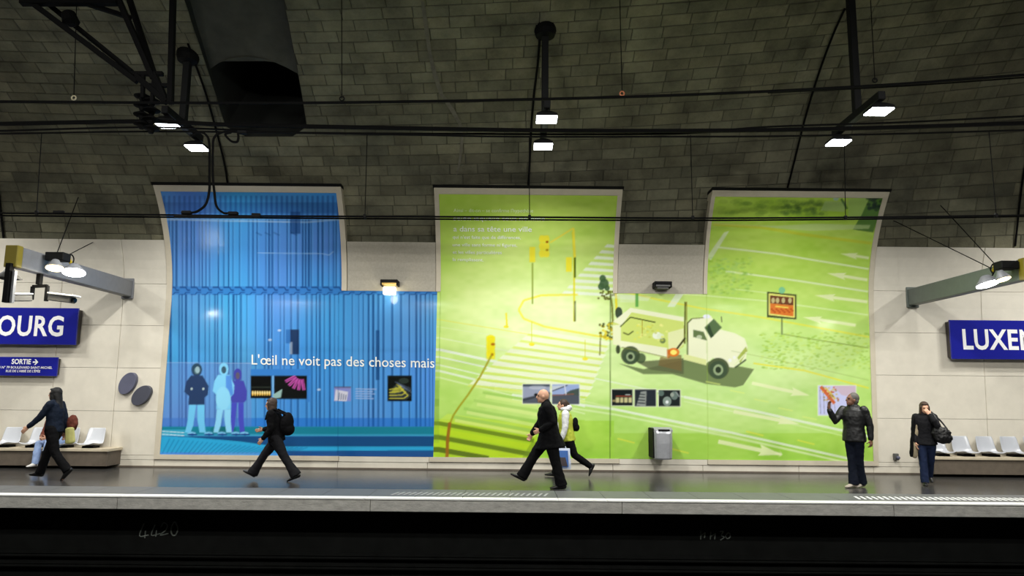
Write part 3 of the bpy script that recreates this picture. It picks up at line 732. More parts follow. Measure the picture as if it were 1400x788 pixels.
for k in range(4): rect(842 + 5.8 * k, 544, 846.5 + 5.8 * k, 551, (196, 190, 140)); 
line([(842, 542), (864, 542)], 1, (160, 70, 50)); line([(855, 540), (862, 540)], 1, (180, 190, 190)); rect(837, 547, 842, 550, (220, 200, 130), .6)
frame_(868, 533, 897, 556, (40, 46, 54)); poly([(870, 555), (876, 536), (884, 535), (883, 556)], (170, 176, 170), .8)
for k in range(4): line([(872 + k * .6, 551 - k * 4), (882, 552 - k * 4)], 1.4, (50, 56, 60))
frame_(900.5, 534, 930, 556, (34, 40, 40)); ell(912, 549, 6, 6.5, (130, 146, 138)); ell(912, 550, 2.2, 2.2, (230, 236, 236)); ell(922, 541, 5, 6, (110, 128, 122), .9); ell(904, 538, 4, 4, (90, 110, 104)); ell(919, 540, 2.5, 3, (150, 160, 150)); line([(924, 536), (929, 543)], 1.3, (150, 160, 160))
frame_(1119, 528, 1170, 568, (196, 200, 240)); poly([(1140, 528), (1170, 528), (1170, 545), (1150, 540)], (206, 170, 176), .6)
line([(1122, 529), (1132, 541), (1141, 552)], 4.5, (206, 96, 40), .9); line([(1128, 530), (1142, 546)], 3, (214, 190, 90), .9)
for k in range(5): line([(1121 + 5 * k, 533 + 5 * k), (1122 + 5 * k, 566)], .8, (120, 120, 140), .8)
for k in range(30): ell(1124 + r2.random() * 22, 530 + r2.random() * 22, 1.5, 1.2, r2.choice(((200, 80, 40), (210, 190, 90), (150, 120, 50))), .7)
# sheet joints
line([(463, 400), (462, 622)], 0.8, (20, 60, 110), .5); line([(834.5, 402), (834, 628)], 1.2, (70, 96, 40), .8); line([(602, 400), (599, 626)], .8, (120, 160, 60), .7); line([(966, 400), (968, 628)], .8, (140, 180, 60), .5)
IMG = np.clip(IMG, 0, 255) / 255
IMGL = np.where(IMG < 0.04045, IMG / 12.92, ((IMG + 0.055) / 1.055) ** 2.4)
INK = 0.92
def sheet(name, segs, label):
    Vs, Fs = [], []; base = 0; g_ = 0.016
    for x0, x1, z0, z1 in segs:
        nx = max(2, int((x1 - x0) / g_)); nz_ = max(2, int((z1 - z0) / g_))
        zz = np.linspace(z0, z1, nz_ + 1); X = np.linspace(x0, x1, nx + 1)
        tp = np.where(X > 7, 1.0, 0.0) if x1 < 7 else (X - x0) / (x1 - x0)
        Yp = np.where(zz <= 3.6, WALL, 6.9 + 7.85 * np.sqrt(np.clip(1 - ((zz - 3.6) / 5.13) ** 2, 0, 1))) - 0.012
        XX, ZZ = np.meshgrid(X, zz); YY = np.repeat(Yp[:, None], nx + 1, 1)
        XX = XX - 0.11 * tp[None, :] * (1 - np.clip(ZZ / 3.9, 0, 1)) * (1 if x1 > 7 else 0)
        Vs.append(np.stack([XX, YY, ZZ], -1).reshape(-1, 3))
        i = np.arange(nz_)[:, None] * (nx + 1) + np.arange(nx)[None, :] + base
        Fs.append(np.stack([i, i + 1, i + nx + 2, i + nx + 1], -1).reshape(-1, 4)); base += (nx + 1) * (nz_ + 1)
    Vs = np.concatenate(Vs); Fs = np.concatenate(Fs)
    me = bpy.data.meshes.new(name)
    me.vertices.add(len(Vs)); me.vertices.foreach_set('co', Vs.astype(np.float32).ravel())
    me.loops.add(Fs.size); me.loops.foreach_set('vertex_index', Fs.astype(np.int32).ravel())
    me.polygons.add(len(Fs)); me.polygons.foreach_set('loop_start', np.arange(0, Fs.size, 4, dtype=np.int32)); me.update(calc_edges=True)
    px, py = proj(Vs[:, 0], Vs[:, 1], Vs[:, 2])
    if 'blue' in label: px = np.minimum(px, 598.0)
    else: px = np.maximum(px, 600.0)
    fx = np.clip(px - PX0, 0, PW - 2); fy = np.clip(py - PY0, 0, PH_ - 2); ix = fx.astype(int); iy = fy.astype(int); tx = (fx - ix)[:, None]; ty = (fy - iy)[:, None]
    c = (IMGL[iy, ix] * (1 - tx) + IMGL[iy, ix + 1] * tx) * (1 - ty) + (IMGL[iy + 1, ix] * (1 - tx) + IMGL[iy + 1, ix + 1] * tx) * ty
    col = np.ones((len(Vs), 4), np.float32); col[:, :3] = c * INK
    at = me.color_attributes.new('ink', 'FLOAT_COLOR', 'POINT'); at.data.foreach_set('color', col.ravel())
    me.materials.append(M['print']); me.polygons.foreach_set('use_smooth', np.ones(len(Fs), bool))
    o = link(bpy.data.objects.new('printed_sheet', me)); return o
def poster(label, segs, group='giant posters on the platform wall'):
    root = empty('poster', (sum(s[0] + s[1] for s in segs) / 2 / len(segs), WALL, ZBOT)); tag(root, label, 'poster', group)
    o = sheet('printed_sheet', segs, label); o.parent = root; o.location = -Vector(root.location)
    return root
seam = surf(595, 520)[0]
P_blue = poster('tall blue poster of corrugated hoarding with three hooded figures', [(fX['bl_i'], fX['br_i'], ZBOT, ZTOP), (fX['br_i'], seam, ZBOT, ZLOW)])
P_green = poster('tall yellow-green poster of a street crossing with a white lorry', [(seam, fX['ml_i'], ZBOT, ZLOW), (fX['ml_i'], fX['mr_i'], ZBOT, ZTOP), (fX['mr_i'], fX['rl_i'], ZBOT, ZLOW), (fX['rl_i'], fX['rr_i'], ZBOT, ZTOP)])
# frames: strips swept along the section of the wall
def vstrip(x0, x1, z0, z1, parent, m='frame', y_in=0.03, y_out=0.3):
    zs = list(np.linspace(z0, z1, max(2, int((z1 - z0) / 0.12)))) if z1 > 3.6 and z1 - z0 > 0.2 else [z0, z1]
    vs = []; fs = []
    for z in zs:
        Y = prof(z)
        for X, dy in ((x0, y_out), (x0, -y_in), (x1, -y_in), (x1, y_out)): vs.append((taper(X, z), Y + dy, z))
    for i in range(len(zs) - 1):
        for k in range(4): fs.append((4 * i + k, 4 * i + (k + 1) % 4, 4 * i + 4 + (k + 1) % 4, 4 * i + 4 + k))
    fs += [(0, 1, 2, 3), tuple(range(len(vs) - 4, len(vs)))]
    return build('frame_strip', quadm(vs, fs), m, parent)
ZF = ZTOP + 0.11
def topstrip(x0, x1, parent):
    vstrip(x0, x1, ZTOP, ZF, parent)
    o = vstrip(x0 - 0.02, x1 + 0.02, ZF, ZF + 0.05, parent, 'black', 0.05); o.name = 'top_shade_strip'  # black strip standing in for the shadow line along the frame top
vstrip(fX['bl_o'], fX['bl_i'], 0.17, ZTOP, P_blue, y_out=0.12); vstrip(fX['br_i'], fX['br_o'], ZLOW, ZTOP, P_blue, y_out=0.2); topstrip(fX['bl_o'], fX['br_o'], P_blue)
vstrip(fX['bl_i'], -3.7, 0.17, ZBOT, P_blue)
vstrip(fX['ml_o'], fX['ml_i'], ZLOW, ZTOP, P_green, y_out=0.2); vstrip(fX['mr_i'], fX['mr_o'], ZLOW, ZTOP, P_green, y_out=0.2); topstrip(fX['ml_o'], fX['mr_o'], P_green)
vstrip(fX['ml_o'] - 0.06, fX['mr_o'], 0.17, ZBOT, P_green)
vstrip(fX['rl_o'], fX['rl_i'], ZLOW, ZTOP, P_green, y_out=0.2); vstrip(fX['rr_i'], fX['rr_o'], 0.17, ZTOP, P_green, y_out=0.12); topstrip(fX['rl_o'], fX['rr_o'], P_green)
vstrip(fX['rl_o'], fX['rr_i'], 0.17, ZBOT, P_green)
panel(-3.7, fX['ml_o'] - 0.06, 0.155, ZBOT, off=0.01, g=0.002); panel(fX['mr_o'], fX['rl_o'], 0.155, ZBOT, off=0.01, g=0.002)
# lettering on the sheets
text_px('caption_lettering', "L'\u0153il ne voit pas des choses mais", 344, 594, 498.5, 503, 13.2, 'ink_white', P_blue, off=0.022, bold=0.004)
for s_, x1, yb, cap in (("Ainsi \u2013 dit-on \u2013 se confirme l'hypoth\u00e8se", 729, 290, 4.6), ("selon laquelle tout homme", 745, 301.5, 5.6), ("a dans sa t\u00eate une ville", 727, 316.5, 7.0), ("qui n'est faite que de diff\u00e9rences,", 712, 326.5, 4.4), ("une ville sans forme ni figures,", 707, 337, 4.4), ("et les villes particuli\u00e8res", 686, 347, 4.4), ("la remplissent.", 661, 357, 4.4)):
    text_px('quotation_lettering', s_, 620 - (yb > 320), x1, yb, yb + 0.6, cap, 'ink_pale' if yb < 292 else 'ink_white', P_green, off=0.022, bold=0.004)

# ================================================================== SIGNS
def flat(Y):
    return lambda px, py, off=0.0: atY(px, py, Y)
def sign(label, x0, x1, z0, z1, Y0=14.56):
    root = empty('station_sign', ((x0 + x1) / 2, Y0, z0)); tag(root, label, 'sign')
    bm = BM(); box(bm, x0, x1, Y0, Y0 + 0.04, z0, z1, 0.008); build('enamel_face', bm, 'bluesign', root)
    bm = BM(); box(bm, x0 + 0.03, x1 - 0.03, Y0 + 0.04, WALL, z0 + 0.04, z1 - 0.03); build('backing_box', bm, 'signback', root)
    return root
SY = 14.56
pr0 = atY(105.5, 446, SY); ztop = atY(100, 421.5, SY)[2]; zbot = atY(100, 472, SY)[2]
s1 = sign('large blue enamel station name sign ending OURG above the white seats', pr0[0] - 3.95, pr0[0], zbot, ztop)
pl0 = atY(1299.5, 463, SY); zt2 = atY(1340, 438, SY)[2]; zb2 = atY(1340, 491.5, SY)[2]
s2 = sign('large blue enamel station name sign beginning LUXEM at right edge', pl0[0], pl0[0] + 3.95, zb2, zt2)
def sign_text(root, body, x0, x1, zb, cap, Y, bold, name='lettering', m='white', spacing=1.0):
    bm = text_bm(body, bold, spacing)
    for v in bm.verts: v.co = Vector((x0 + (x1 - x0) * v.co.x, Y, zb + v.co.y / CAPH * cap))
    return letters('letter', bm, m, root, joined=cap < 0.08)
cap = atY(40, 431.5, SY)[2] - atY(40, 457.5, SY)[2]
xr = atY(87, 446, SY)[0]; sign_text(s1, 'LUXEMBOURG', xr - 3.36, xr, atY(60, 459, SY)[2], cap, SY - 0.004, 0.024, spacing=1.06)
xl = atY(1316, 463, SY)[0]; sign_text(s2, 'LUXEMBOURG', xl, xl + 3.36, atY(1350, 477.5, SY)[2], cap, SY - 0.004, 0.024, spacing=1.06)
SY2 = 14.62
a = atY(78.5, 500, SY2)[0]; zt = atY(50, 488.5, SY2)[2]; zb = atY(50, 514.5, SY2)[2]
s3 = sign('small blue exit sign with arrow beneath the OURG sign', a - 2.3, a, zb, zt, SY2)
def X3(px): return atY(px, 500, SY2)[0]
def Z3(py, px=40): return atY(px, py, SY2)[2]
sign_text(s3, 'SORTIE', X3(15.5), X3(42), Z3(498), Z3(491.5) - Z3(498), SY2 - 0.004, 0.03)
bm = BM(); xa, xb, zc = X3(44.5), X3(52), Z3(495.3)
for P in ([(xa, zc - .015), (xb - .04, zc - .015), (xb - .04, zc + .015), (xa, zc + .015)], [(xb, zc), (xb - .055, zc + .06), (xb - .085, zc + .06), (xb - .035, zc)], [(xb, zc), (xb - .035, zc), (xb - .085, zc - .06), (xb - .055, zc - .06)]):
    bm.faces.new([bm.verts.new((x_, SY2 - 0.004, z_)) for x_, z_ in P])
build('arrow', bm, 'white', s3)
sign_text(s3, 'COTE AU N\u00b0 79 BOULEVARD SAINT-MICHEL', X3(-18), X3(72), Z3(504.3), Z3(501.2) - Z3(504.3), SY2 - 0.004, 0.015)
sign_text(s3, "RUE DE L'ABB\u00c9 DE L'\u00c9P\u00c9E", X3(9), X3(56), Z3(509.3), Z3(506.2) - Z3(509.3), SY2 - 0.004, 0.015)
# oval plaques
for (px, py, rx, rz, rot, m, lab) in ((173.5, 524.5, 0.165, 0.255, 28, 'plaque', 'upper left grey-blue oval plaque on the pale cladding'), (192.5, 541, 0.165, 0.25, 42, 'plaque2', 'lower right darker oval plaque on the pale cladding')):
    c = atY(px, py, 14.66); bm = BM(); n = 36; A = []
    for Y, s_ in ((14.66, 0.96), (14.67, 1.0), (WALL, 1.0)):
        rr = []
        for k in range(n):
            t = 2 * math.pi * k / n; x_ = rx * s_ * math.cos(t); z_ = rz * s_ * math.sin(t); q = math.radians(rot)
            rr.append(bm.verts.new((c[0] + x_ * math.cos(q) + z_ * math.sin(q), Y, c[2] - x_ * math.sin(q) + z_ * math.cos(q))))
        A.append(rr)
    bm.faces.new(A[0])
    for u_, v_ in zip(A, A[1:]):
        for k in range(n): bm.faces.new((u_[k], u_[(k + 1) % n], v_[(k + 1) % n], v_[k]))
    o = build('oval_plaque', bm, m); tag(o, lab, 'plaque', 'oval plaques')

# ================================================================== SEATS AND BENCHES
def bench(x0, x1, label):
    root = empty('bench', ((x0 + x1) / 2, 14.4, 0)); tag(root, label, 'bench')
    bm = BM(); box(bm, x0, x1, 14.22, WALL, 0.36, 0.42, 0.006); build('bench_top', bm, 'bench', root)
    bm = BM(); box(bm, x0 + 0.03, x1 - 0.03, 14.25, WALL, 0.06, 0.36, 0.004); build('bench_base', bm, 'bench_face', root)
    return root
bxr = atY(148, 615, 14.22)[0]; bxl = atY(1276, 632, 14.22)[0]
bench(bxr - 5.0, bxr, 'stone bench under the white seats at left'); bench(bxl, bxl + 5.0, 'stone bench under the grey seats at right')
def shell_seat(x, label, m, group):
    root = empty('shell_seat', (x, 14.45, 0.42)); tag(root, label, 'seat', group)
    # profile from the front lip to top of back (y towards wall, z up), half widths
    pf = [(-0.235, 0.075, 0.17), (-0.225, 0.088, 0.185), (-0.15, 0.075, 0.205), (-0.05, 0.058, 0.21), (0.05, 0.055, 0.21), (0.11, 0.075, 0.208), (0.15, 0.13, 0.20), (0.18, 0.22, 0.195), (0.205, 0.31, 0.19), (0.225, 0.385, 0.18), (0.232, 0.405, 0.165)]
    bm = BM(); nu = 9; G = []
    for k, (y, z, hw) in enumerate(pf):
        row = []
        for i in range(nu):
            u = -1 + 2 * i / (nu - 1); lift = 0.035 * abs(u) ** 3
            ny, nz_ = (0, 1) if k < 5 else ((-0.6, 0.6) if k < 7 else (-1, 0.15))
            row.append(bm.verts.new((u * hw, y + ny * lift, z + nz_ * lift)))
        G.append(row)
    for r0, r1 in zip(G, G[1:]):
        for i in range(nu - 1): bm.faces.new((r0[i], r0[i + 1], r1[i + 1], r1[i]))
    bmesh.ops.recalc_face_normals(bm, faces=bm.faces)
    def mods(o):
        s = o.modifiers.new('s', 'SOLIDIFY'); s.thickness = 0.014; s.offset = 0
        s = o.modifiers.new('b', 'SUBSURF'); s.levels = 1; s.render_levels = 1
    evalmesh('seat_shell', bm, mods, m, root)
    bm = BM(); box(bm, -0.12, 0.12, -0.1, 0.12, 0.0, 0.045); 
    build('seat_mount', bm, 'black', root, world=False)
    return root
def copy_thing(root, loc, label, rz=0.0):
    r = root.copy(); COL.objects.link(r); r.location = loc; r['label'] = label; r.rotation_euler.z = rz
    for ch in list(root.children):
        c = ch.copy(); COL.objects.link(c); c.parent = r
    return r
def seatx(px, py=600): return atY(px, py, 14.66)[0]
w0 = shell_seat(seatx(133), 'white shell seat nearest the end of the left bench', 'seat', 'white shell seats')
for px, lab in ((98, 'white shell seat mostly hidden behind the seated person in rust jacket'), (57, 'white shell seat behind the outstretched hand of the dark-haired woman'), (19, 'white shell seat at left edge of the photo, cut by frame')):
    copy_thing(w0, (seatx(px), 14.45, 0.42), lab)
g0 = shell_seat(seatx(1277), 'grey shell seat half hidden behind woman with black shoulder bag', 'seat_grey', 'grey shell seats')
for px, lab in ((1310.5, 'first fully visible grey shell seat right of the woman with shoulder bag'), (1344, 'second fully visible grey shell seat right of the woman with shoulder bag'), (1377, 'third fully visible grey shell seat right of the woman with shoulder bag'), (1409, 'grey shell seat cut off by the right edge of the photo')):
    copy_thing(g0, (seatx(px), 14.45, 0.42), lab)

# ================================================================== WALL FITTINGS
# litter bin
c = atY(906, 607, 14.3); zt = atY(906, 585, 14.2)[2]; zb = atY(906, 629, 14.2)[2]; bx = c[0]
root = empty('litter_bin', (bx, 14.3, zb)); tag(root, 'brushed steel litter bin mounted on the green poster wall', 'bin')
bm = BM(); H_ = zt - zb; rowsb = []
for k, (h, d, hw) in enumerate(((0, 0.02, 0.165), (0.03, 0.0, 0.18), (0.5 * H_, -0.03, 0.185), (0.82 * H_, -0.03, 0.185), (0.87 * H_, 0.0, 0.185))):
    row = []
    for i in range(11):
        u = -1 + 2 * i / 10; row.append(bm.verts.new((bx + u * hw, 14.18 + d + 0.07 * abs(u) ** 4, zb + h + (0.05 * abs(u) ** 2 if k == 4 else 0))))
    row.append(bm.verts.new((bx + hw, 14.55, zb + h))); row.append(bm.verts.new((bx - hw, 14.55, zb + h)))
    rowsb.append(row)
for a, b in zip(rowsb, rowsb[1:]):
    for k in range(13): bm.faces.new((a[k], a[(k + 1) % 13], b[(k + 1) % 13], b[k]))
bm.faces.new(rowsb[0]); bm.faces.new(list(reversed(rowsb[-1])))
build('bin_body', bm, 'steel', root, smooth=False)
bm = BM(); vs = []
for x_, in ((bx - 0.19,), (bx + 0.19,)):
    for y_, z_ in ((14.2, 0.86), (14.5, 0.86), (14.62, 0.99), (14.3, 1.0), (14.2, 0.93)): vs.append(bm.verts.new((x_, y_, zb + z_ * H_)))
for f in ((0, 1, 2, 3, 4), (5, 6, 7, 8, 9)): bm.faces.new([vs[i] for i in f])
for k in range(5): bm.faces.new((vs[k], vs[(k + 1) % 5], vs[5 + (k + 1) % 5], vs[5 + k]))
build('bin_hood', bm, 'steel', root)
bm = BM(); box(bm, bx - 0.11, bx + 0.13, 14.17, 14.24, zb + 0.885 * H_, zb + 0.945 * H_, 0.01); build('bin_slot', bm, 'black', root)
bm = BM(); box(bm, bx - 0.21, bx - 0.17, 14.27, WALL, zb + 0.02, zb + 0.97 * H_, 0.01); box(bm, bx - 0.17, bx + 0.15, 14.55, WALL, zb + 0.05, zb + 0.9 * H_); build('bin_bracket', bm, 'black', root)
# small wall lights on the pale gap panels
def wall_light(px, py, lit, label):
    c = surf(px, py, 0.02); root = empty('wall_light', tuple(c)); tag(root, label, 'wall light')
    y0 = c[1]; x, z = c[0], c[2]
    bm = BM(); box(bm, x - 0.19, x + 0.19, y0 - 0.26, y0, z - 0.005, z + 0.06, 0.01)
    box(bm, x - 0.19, x - 0.16, y0 - 0.24, y0, z - 0.07, z); box(bm, x + 0.16, x + 0.19, y0 - 0.24, y0, z - 0.07, z); build('lamp_housing', bm, 'black', root)
    bm = BM(); box(bm, x - 0.155, x + 0.155, y0 - 0.235, y0 - 0.01, z - 0.05, z - 0.01); build('reflector', bm, 'brass' if lit else 'cam_dark', root)
    bm = BM(); box(bm, x - 0.13, x + 0.13, y0 - 0.2, y0 - 0.06, z - 0.26 if lit else z - 0.1, z - 0.09 if lit else z - 0.05, 0.01); build('lamp_glass', bm, 'lampglass_small' if lit else 'cam_dark', root)
    if lit:
        l = bpy.data.lights.new('wall_lamp', 'POINT'); l.energy = 4; l.color = (1, 0.93, 0.75); l.shadow_soft_size = 0.08
        lo = bpy.data.objects.new('wall_lamp', l); link(lo); lo.location = (x, y0 - 0.4, z - 0.3)
wall_light(534.5, 388.5, True, 'small lit lamp on the pale panel above the blue poster')
wall_light(903.5, 391, False, 'small unlit lamp on the pale panel above the white lorry')
# little wall socket
c = atY(1225.5, 625, 14.7); root = empty('wall_socket', tuple(c)); tag(root, 'small grey wall socket low on the cladding left of the woman', 'socket')
bm = BM(); box(bm, c[0] - 0.05, c[0] + 0.05, 14.68, WALL, c[2] - 0.07, c[2] + 0.07, 0.01); build('socket_plate', bm, 'cam_dark', root)
bm = BM(); lathe(bm, (c[0] + 0.01, 14.69, c[2] - 0.015), [(0, 0.035), (0.06, 0.035), (0.075, 0.02)], (0, -1, 0), 12); build('socket_cap', bm, 'plaque', root)

# ================================================================== FLOODLIGHTS ON POSTS
def flood(parent, x, y, z, m='lampglass', size=0.34, face=(0, 0, -1), power=0.0, name='floodlight', aim=None, hood=0.12):
    """a floodlight head whose glass faces down; part of its post"""
    s = size / 2
    bm = BM(); vs = []
    for zz, k, dy in ((0.0, 1.06, 0), (0.05, 1.0, 0), (hood, 0.45, 0)):
        for a, b in ((-1, -1), (1, -1), (1, 1), (-1, 1)): vs.append(bm.verts.new((x + a * s * k, y + b * s * 0.85 * k + dy, z + zz)))
    for r in (0, 4):
        for k in range(4): bm.faces.new((vs[r + k], vs[r + (k + 1) % 4], vs[r + 4 + (k + 1) % 4], vs[r + 4 + k]))
    bm.faces.new(vs[8:12]); h = build(name, bm, 'post', parent)
    bm = BM(); box(bm, x - s, x + s, y - s * 0.82, y + s * 0.82, z - 0.02, z + 0.005)
    g_ = build('lamp_glass', bm, m); g_.parent = h; g_.location = -Vector(h.parent.location) if h.parent else (0, 0, 0)
    g_.rotation_euler = (0, 0, 0)
    if power:
        l = bpy.data.lights.new('flood_beam', 'AREA'); l.shape = 'RECTANGLE'; l.size = size * 0.9; l.size_y = size * 0.75; l.energy = power; l.color = LAMP_COL; l.spread = math.radians(142)
        lo = bpy.data.objects.new('flood_beam', l); link(lo); lo.location = (x, y, z - 0.03)
        if aim is not None: lo.rotation_euler = (aim, 0, 0)
        lo['kind'] = 'structure'
    return h
def lamp_post(X, Yp, zl, y_front, y_back, mount_z, label, power, aim, mount=True, rest='post'):
    root = empty('floodlight_post', (X, Yp, zl)); tag(root, label, 'ceiling lamp', 'floodlight posts hanging from the vault')
    zt_ = mount_z
    bm = BM(); xbox(bm, (X, Yp, zl + 0.28), (X, Yp, zt_ - 0.02), 0.12, 0.12, (0, 1, 0), 0.01); build('post', bm, 'post', root)
    bm = BM(); lathe(bm, (X, Yp, zt_ - 0.14), [(0, 0.06), (0.03, 0.17), (0.12, 0.2), (0.3, 0.2)], (0, 0, 1), 20); build('ceiling_rose', bm, 'black', root)
    bm = BM(); xbox(bm, (X, y_front - 0.12, zl + 0.22), (X, y_back + 0.12, zl + 0.22), 0.12, 0.14, (0, 0, 1), 0.01); build('crossbar', bm, 'post', root)
    for y in (y_front, y_back):
        h = flood(root, X, y, zl, power=power, aim=aim)
        bm = BM(); xbox(bm, (X, y, zl + 0.1), (X, y, zl + 0.2), 0.05, 0.05, (0, 1, 0)); b_ = build('yoke', bm, 'black'); b_.parent = h; b_.location = -Vector(root.location)
def vz(X, Y):
    return VZ + vb(X) * math.sqrt(max(0, 1 - ((Y - 6.9) / VA) ** 2))
AIM = math.radians(8)
for X, yf, yb, lab in ((-6.0, 11.12, 12.23, 'left floodlight post with two lit lamps beside the dark vent'), (0.55, 10.75, 11.98, 'middle floodlight post with two lit lamps above the green poster'), (5.88, 10.31, 11.66, 'right floodlight post with slanted crossbar and two lit lamps')):
    ym = (yf + yb) / 2 - 0.02
    lamp_post(X, ym, 6.2, yf, yb, vz(X, ym), lab, LAMP_W, AIM)
for X, lab in ((-12.2, 'out of frame floodlight post left of the photo'), (12.0, 'out of frame floodlight post right of the photo')):
    lamp_post(X, 11.5, 6.2, 10.95, 12.1, vz(X, 11.5), lab, LAMP_W, AIM)
for X, w_ in ((-9.0, 'far left'), (-3.0, 'inner left'), (3.0, 'inner right'), (9.0, 'far right')):
    lamp_post(X, 2.3, 6.2, 1.7, 2.9, vz(X, 2.3), 'out of frame floodlight post over the near platform, ' + w_, OPP_W, math.radians(45))  # unseen posts facing the far row, aimed across the tracks for frontal fill
# conduits running down the vault from each post
def conduit(P, label):
    bm = BM(); tube(bm, [tuple(onvault(x, y, 0.05)) for x, y in P], 0.022, 6, 4); o = build('conduit', bm, 'wire'); tag(o, label, 'conduit', 'conduits down the vault')
conduit([(738, 52), (735, 90), (730, 130), (726, 180), (724, 225), (722, 258)], 'black conduit down the vault beside the middle lamp post')
conduit([(1155, 12), (1138, 50), (1118, 105), (1100, 165), (1085, 225), (1076, 260)], 'black conduit slanting down the vault to the right-hand green poster')
conduit([(257, 60), (268, 90), (282, 130), (296, 180), (306, 220), (312, 256)], 'black conduit down the vault left of the dark vent')
conduit([(1408, 200), (1400, 235), (1394, 280), (1388, 337)], 'black conduit at the right edge above the LUXEM sign')
conduit([(-8, 200), (-3, 250), (2, 300), (5, 328)], 'black conduit at left edge above the olive beam end')

# ================================================================== SIDE BEAMS
def spot(root, c, r, m, tilt, yoke=True, parts=True):
    """small dish spotlight hanging below a beam"""
    ax = Vector((0.15, -0.25, -1)).normalized()
    bm = BM(); lathe(bm, Vector(c) - ax * 0.16, [(0, r * 0.35), (0.04, r * 0.5), (0.14, r * 0.97), (0.16, r), (0.15, r * 0.9)], ax, 20); h = build('spotlight', bm, 'beam', root, smooth=True)
    bm = BM(); lathe(bm, Vector(c), [(-0.02, r * 0.9), (0.004, r * 0.92), (0.02, r * 0.7)], ax, 20); g_ = build('lamp_glass', bm, m); g_.parent = h; g_.location = -Vector(root.location)
    l = bpy.data.lights.new('spot_beam', 'AREA'); l.shape = 'DISK'; l.size = r * 1.6; l.energy = BEAM_W; l.color = LAMP_COL if m == 'lampglass' else (1, 0.9, 0.7)
    lo = bpy.data.objects.new('spot_beam', l); link(lo); lo.location = Vector(c) + ax * 0.04; lo.rotation_euler = (0, 0, 0)
def side_beam(X, y0, zc, m, label, caps=True):
    root = empty('lighting_beam', (X, WALL, zc)); tag(root, label, 'beam', 'grey beams reaching out from the wall')
    bm = BM(); xbox(bm, (X, y0 + 0.14, zc), (X, WALL - 0.03, zc), 0.2, 0.36, (0, 0, 1), 0.012); build('beam', bm, m, root)
    bm = BM(); xbox(bm, (X, y0, zc), (X, y0 + 0.14, zc), 0.22, 0.38, (0, 0, 1), 0.012); build('end_cap', bm, 'olive', root)
    bm = BM(); xbox(bm, (X, WALL - 0.05, zc), (X, WALL, zc), 0.26, 0.46, (0, 0, 1), 0.01); build('wall_plate', bm, m, root)
    return root
BL = side_beam(-8.52, 11.2, 3.87, 'beam', 'grey beam with olive end above the OURG sign')
BR = side_beam(8.87, 11.3, 3.84, 'beam2', 'grey beam above the LUXEM sign at right')
# left beam equipment
c = atX(79, 352, -8.2); bm = BM(); box(bm, c[0] - 0.17, c[0] + 0.16, c[1] - 0.1, c[1] + 0.12, c[2] - 0.07, c[2] + 0.08, 0.01); build('gear_box', bm, 'black', BL)
spot(BL, atX(75, 367, -8.1), 0.15, 'lampglass_warm', 0); spot(BL, atX(101, 373, -7.9), 0.2, 'lampglass', 0)
bm = BM(); tube(bm, [tuple(atX(*q, -8.05)) for q in ((91, 352), (97, 348), (101, 354), (98, 364), (92, 371), (86, 371))], 0.012, 6, 4); build('loose_cable', bm, 'wire', BL)
bm = BM(); tube(bm, [tuple(atX(*q, -8.1)) for q in ((91, 350), (94, 355), (98, 361))], 0.03, 6, 2); build('yellow_cord', bm, 'yellow', BL)
c = atX(1376, 364, 8.6); bm = BM(); box(bm, c[0] - 0.15, c[0] + 0.15, c[1] - 0.1, c[1] + 0.12, c[2] - 0.06, c[2] + 0.08, 0.01); build('gear_box', bm, 'black', BR)
spot(BR, atX(1372, 382, 8.45), 0.12, 'lampglass_warm', 0); spot(BR, atX(1351, 389, 8.4), 0.2, 'lampglass', 0)
bm = BM(); tube(bm, [tuple(atX(*q, 8.5)) for q in ((1357, 374), (1354, 368), (1358, 361), (1362, 366), (1356, 378))], 0.012, 6, 4); build('loose_cable', bm, 'wire', BR)
bm = BM(); tube(bm, [tuple(atX(*q, 8.55)) for q in ((1360, 362), (1359, 368), (1357, 372))], 0.026, 6, 2); build('yellow_cord', bm, 'yellow', BR)
# stay wires from the beams up to the vault
def stay(a, A, b, label):
    bm = BM(); tube(bm, [tuple(A), tuple(onvault(*b, 0.03))], 0.009, 5); o = build('stay_wire', bm, 'wire'); tag(o, label, 'wire', 'stay wires of side beams')
stay(0, atX(78, 346, -8.4), (107, 270), 'thin stay wire rising from left beam to the vault')
stay(0, atX(93, 349, -8.4), (128, 331), 'thin stay wire running right from left beam lamps')
stay(0, atX(1360, 361, 8.75), (1286, 281), 'steep thin stay wire rising from the right beam')
stay(0, atX(1355, 367, 8.75), (1222, 302), 'flatter thin stay wire rising from the right beam')
# drop pole and monitor hood at the very left
A = atX(14, 362, -8.5); B = atX(14, 415, -8.5)
root = empty('drop_pole', (-8.5, A[1], B[2])); tag(root, 'dark drop pole hanging from the olive beam end', 'pole')
bm = BM(); xbox(bm, (-8.5, A[1], A[2] + 0.02), (-8.5, A[1], B[2]), 0.08, 0.1, (0, 1, 0)); build('pole', bm, 'iron', root)
bm = BM(); xbox(bm, (-8.42, A[1] + 0.02, A[2] - 0.1), (-8.42, A[1] + 0.02, B[2]), 0.035, 0.06, (0, 1, 0)); build('cable_cover', bm, 'beam', root)
c = atX(12, 372, -8.65); root = empty('horn_speaker', tuple(c)); tag(root, 'dark cone-shaped loudspeaker behind the drop pole', 'loudspeaker')
bm = BM(); lathe(bm, c, [(0.10, 0.03), (0.0, 0.08), (-0.1, 0.2), (-0.11, 0.215)], (0, 0, 1), 20); build('horn', bm, 'cam_dark', root, smooth=True)
bm = BM(); lathe(bm, Vector(c) + Vector((0, 0, -0.118)), [(0, 0.16), (-0.02, 0.1)], (0, 0, 1), 16); build('horn_mouth', bm, 'black', root)
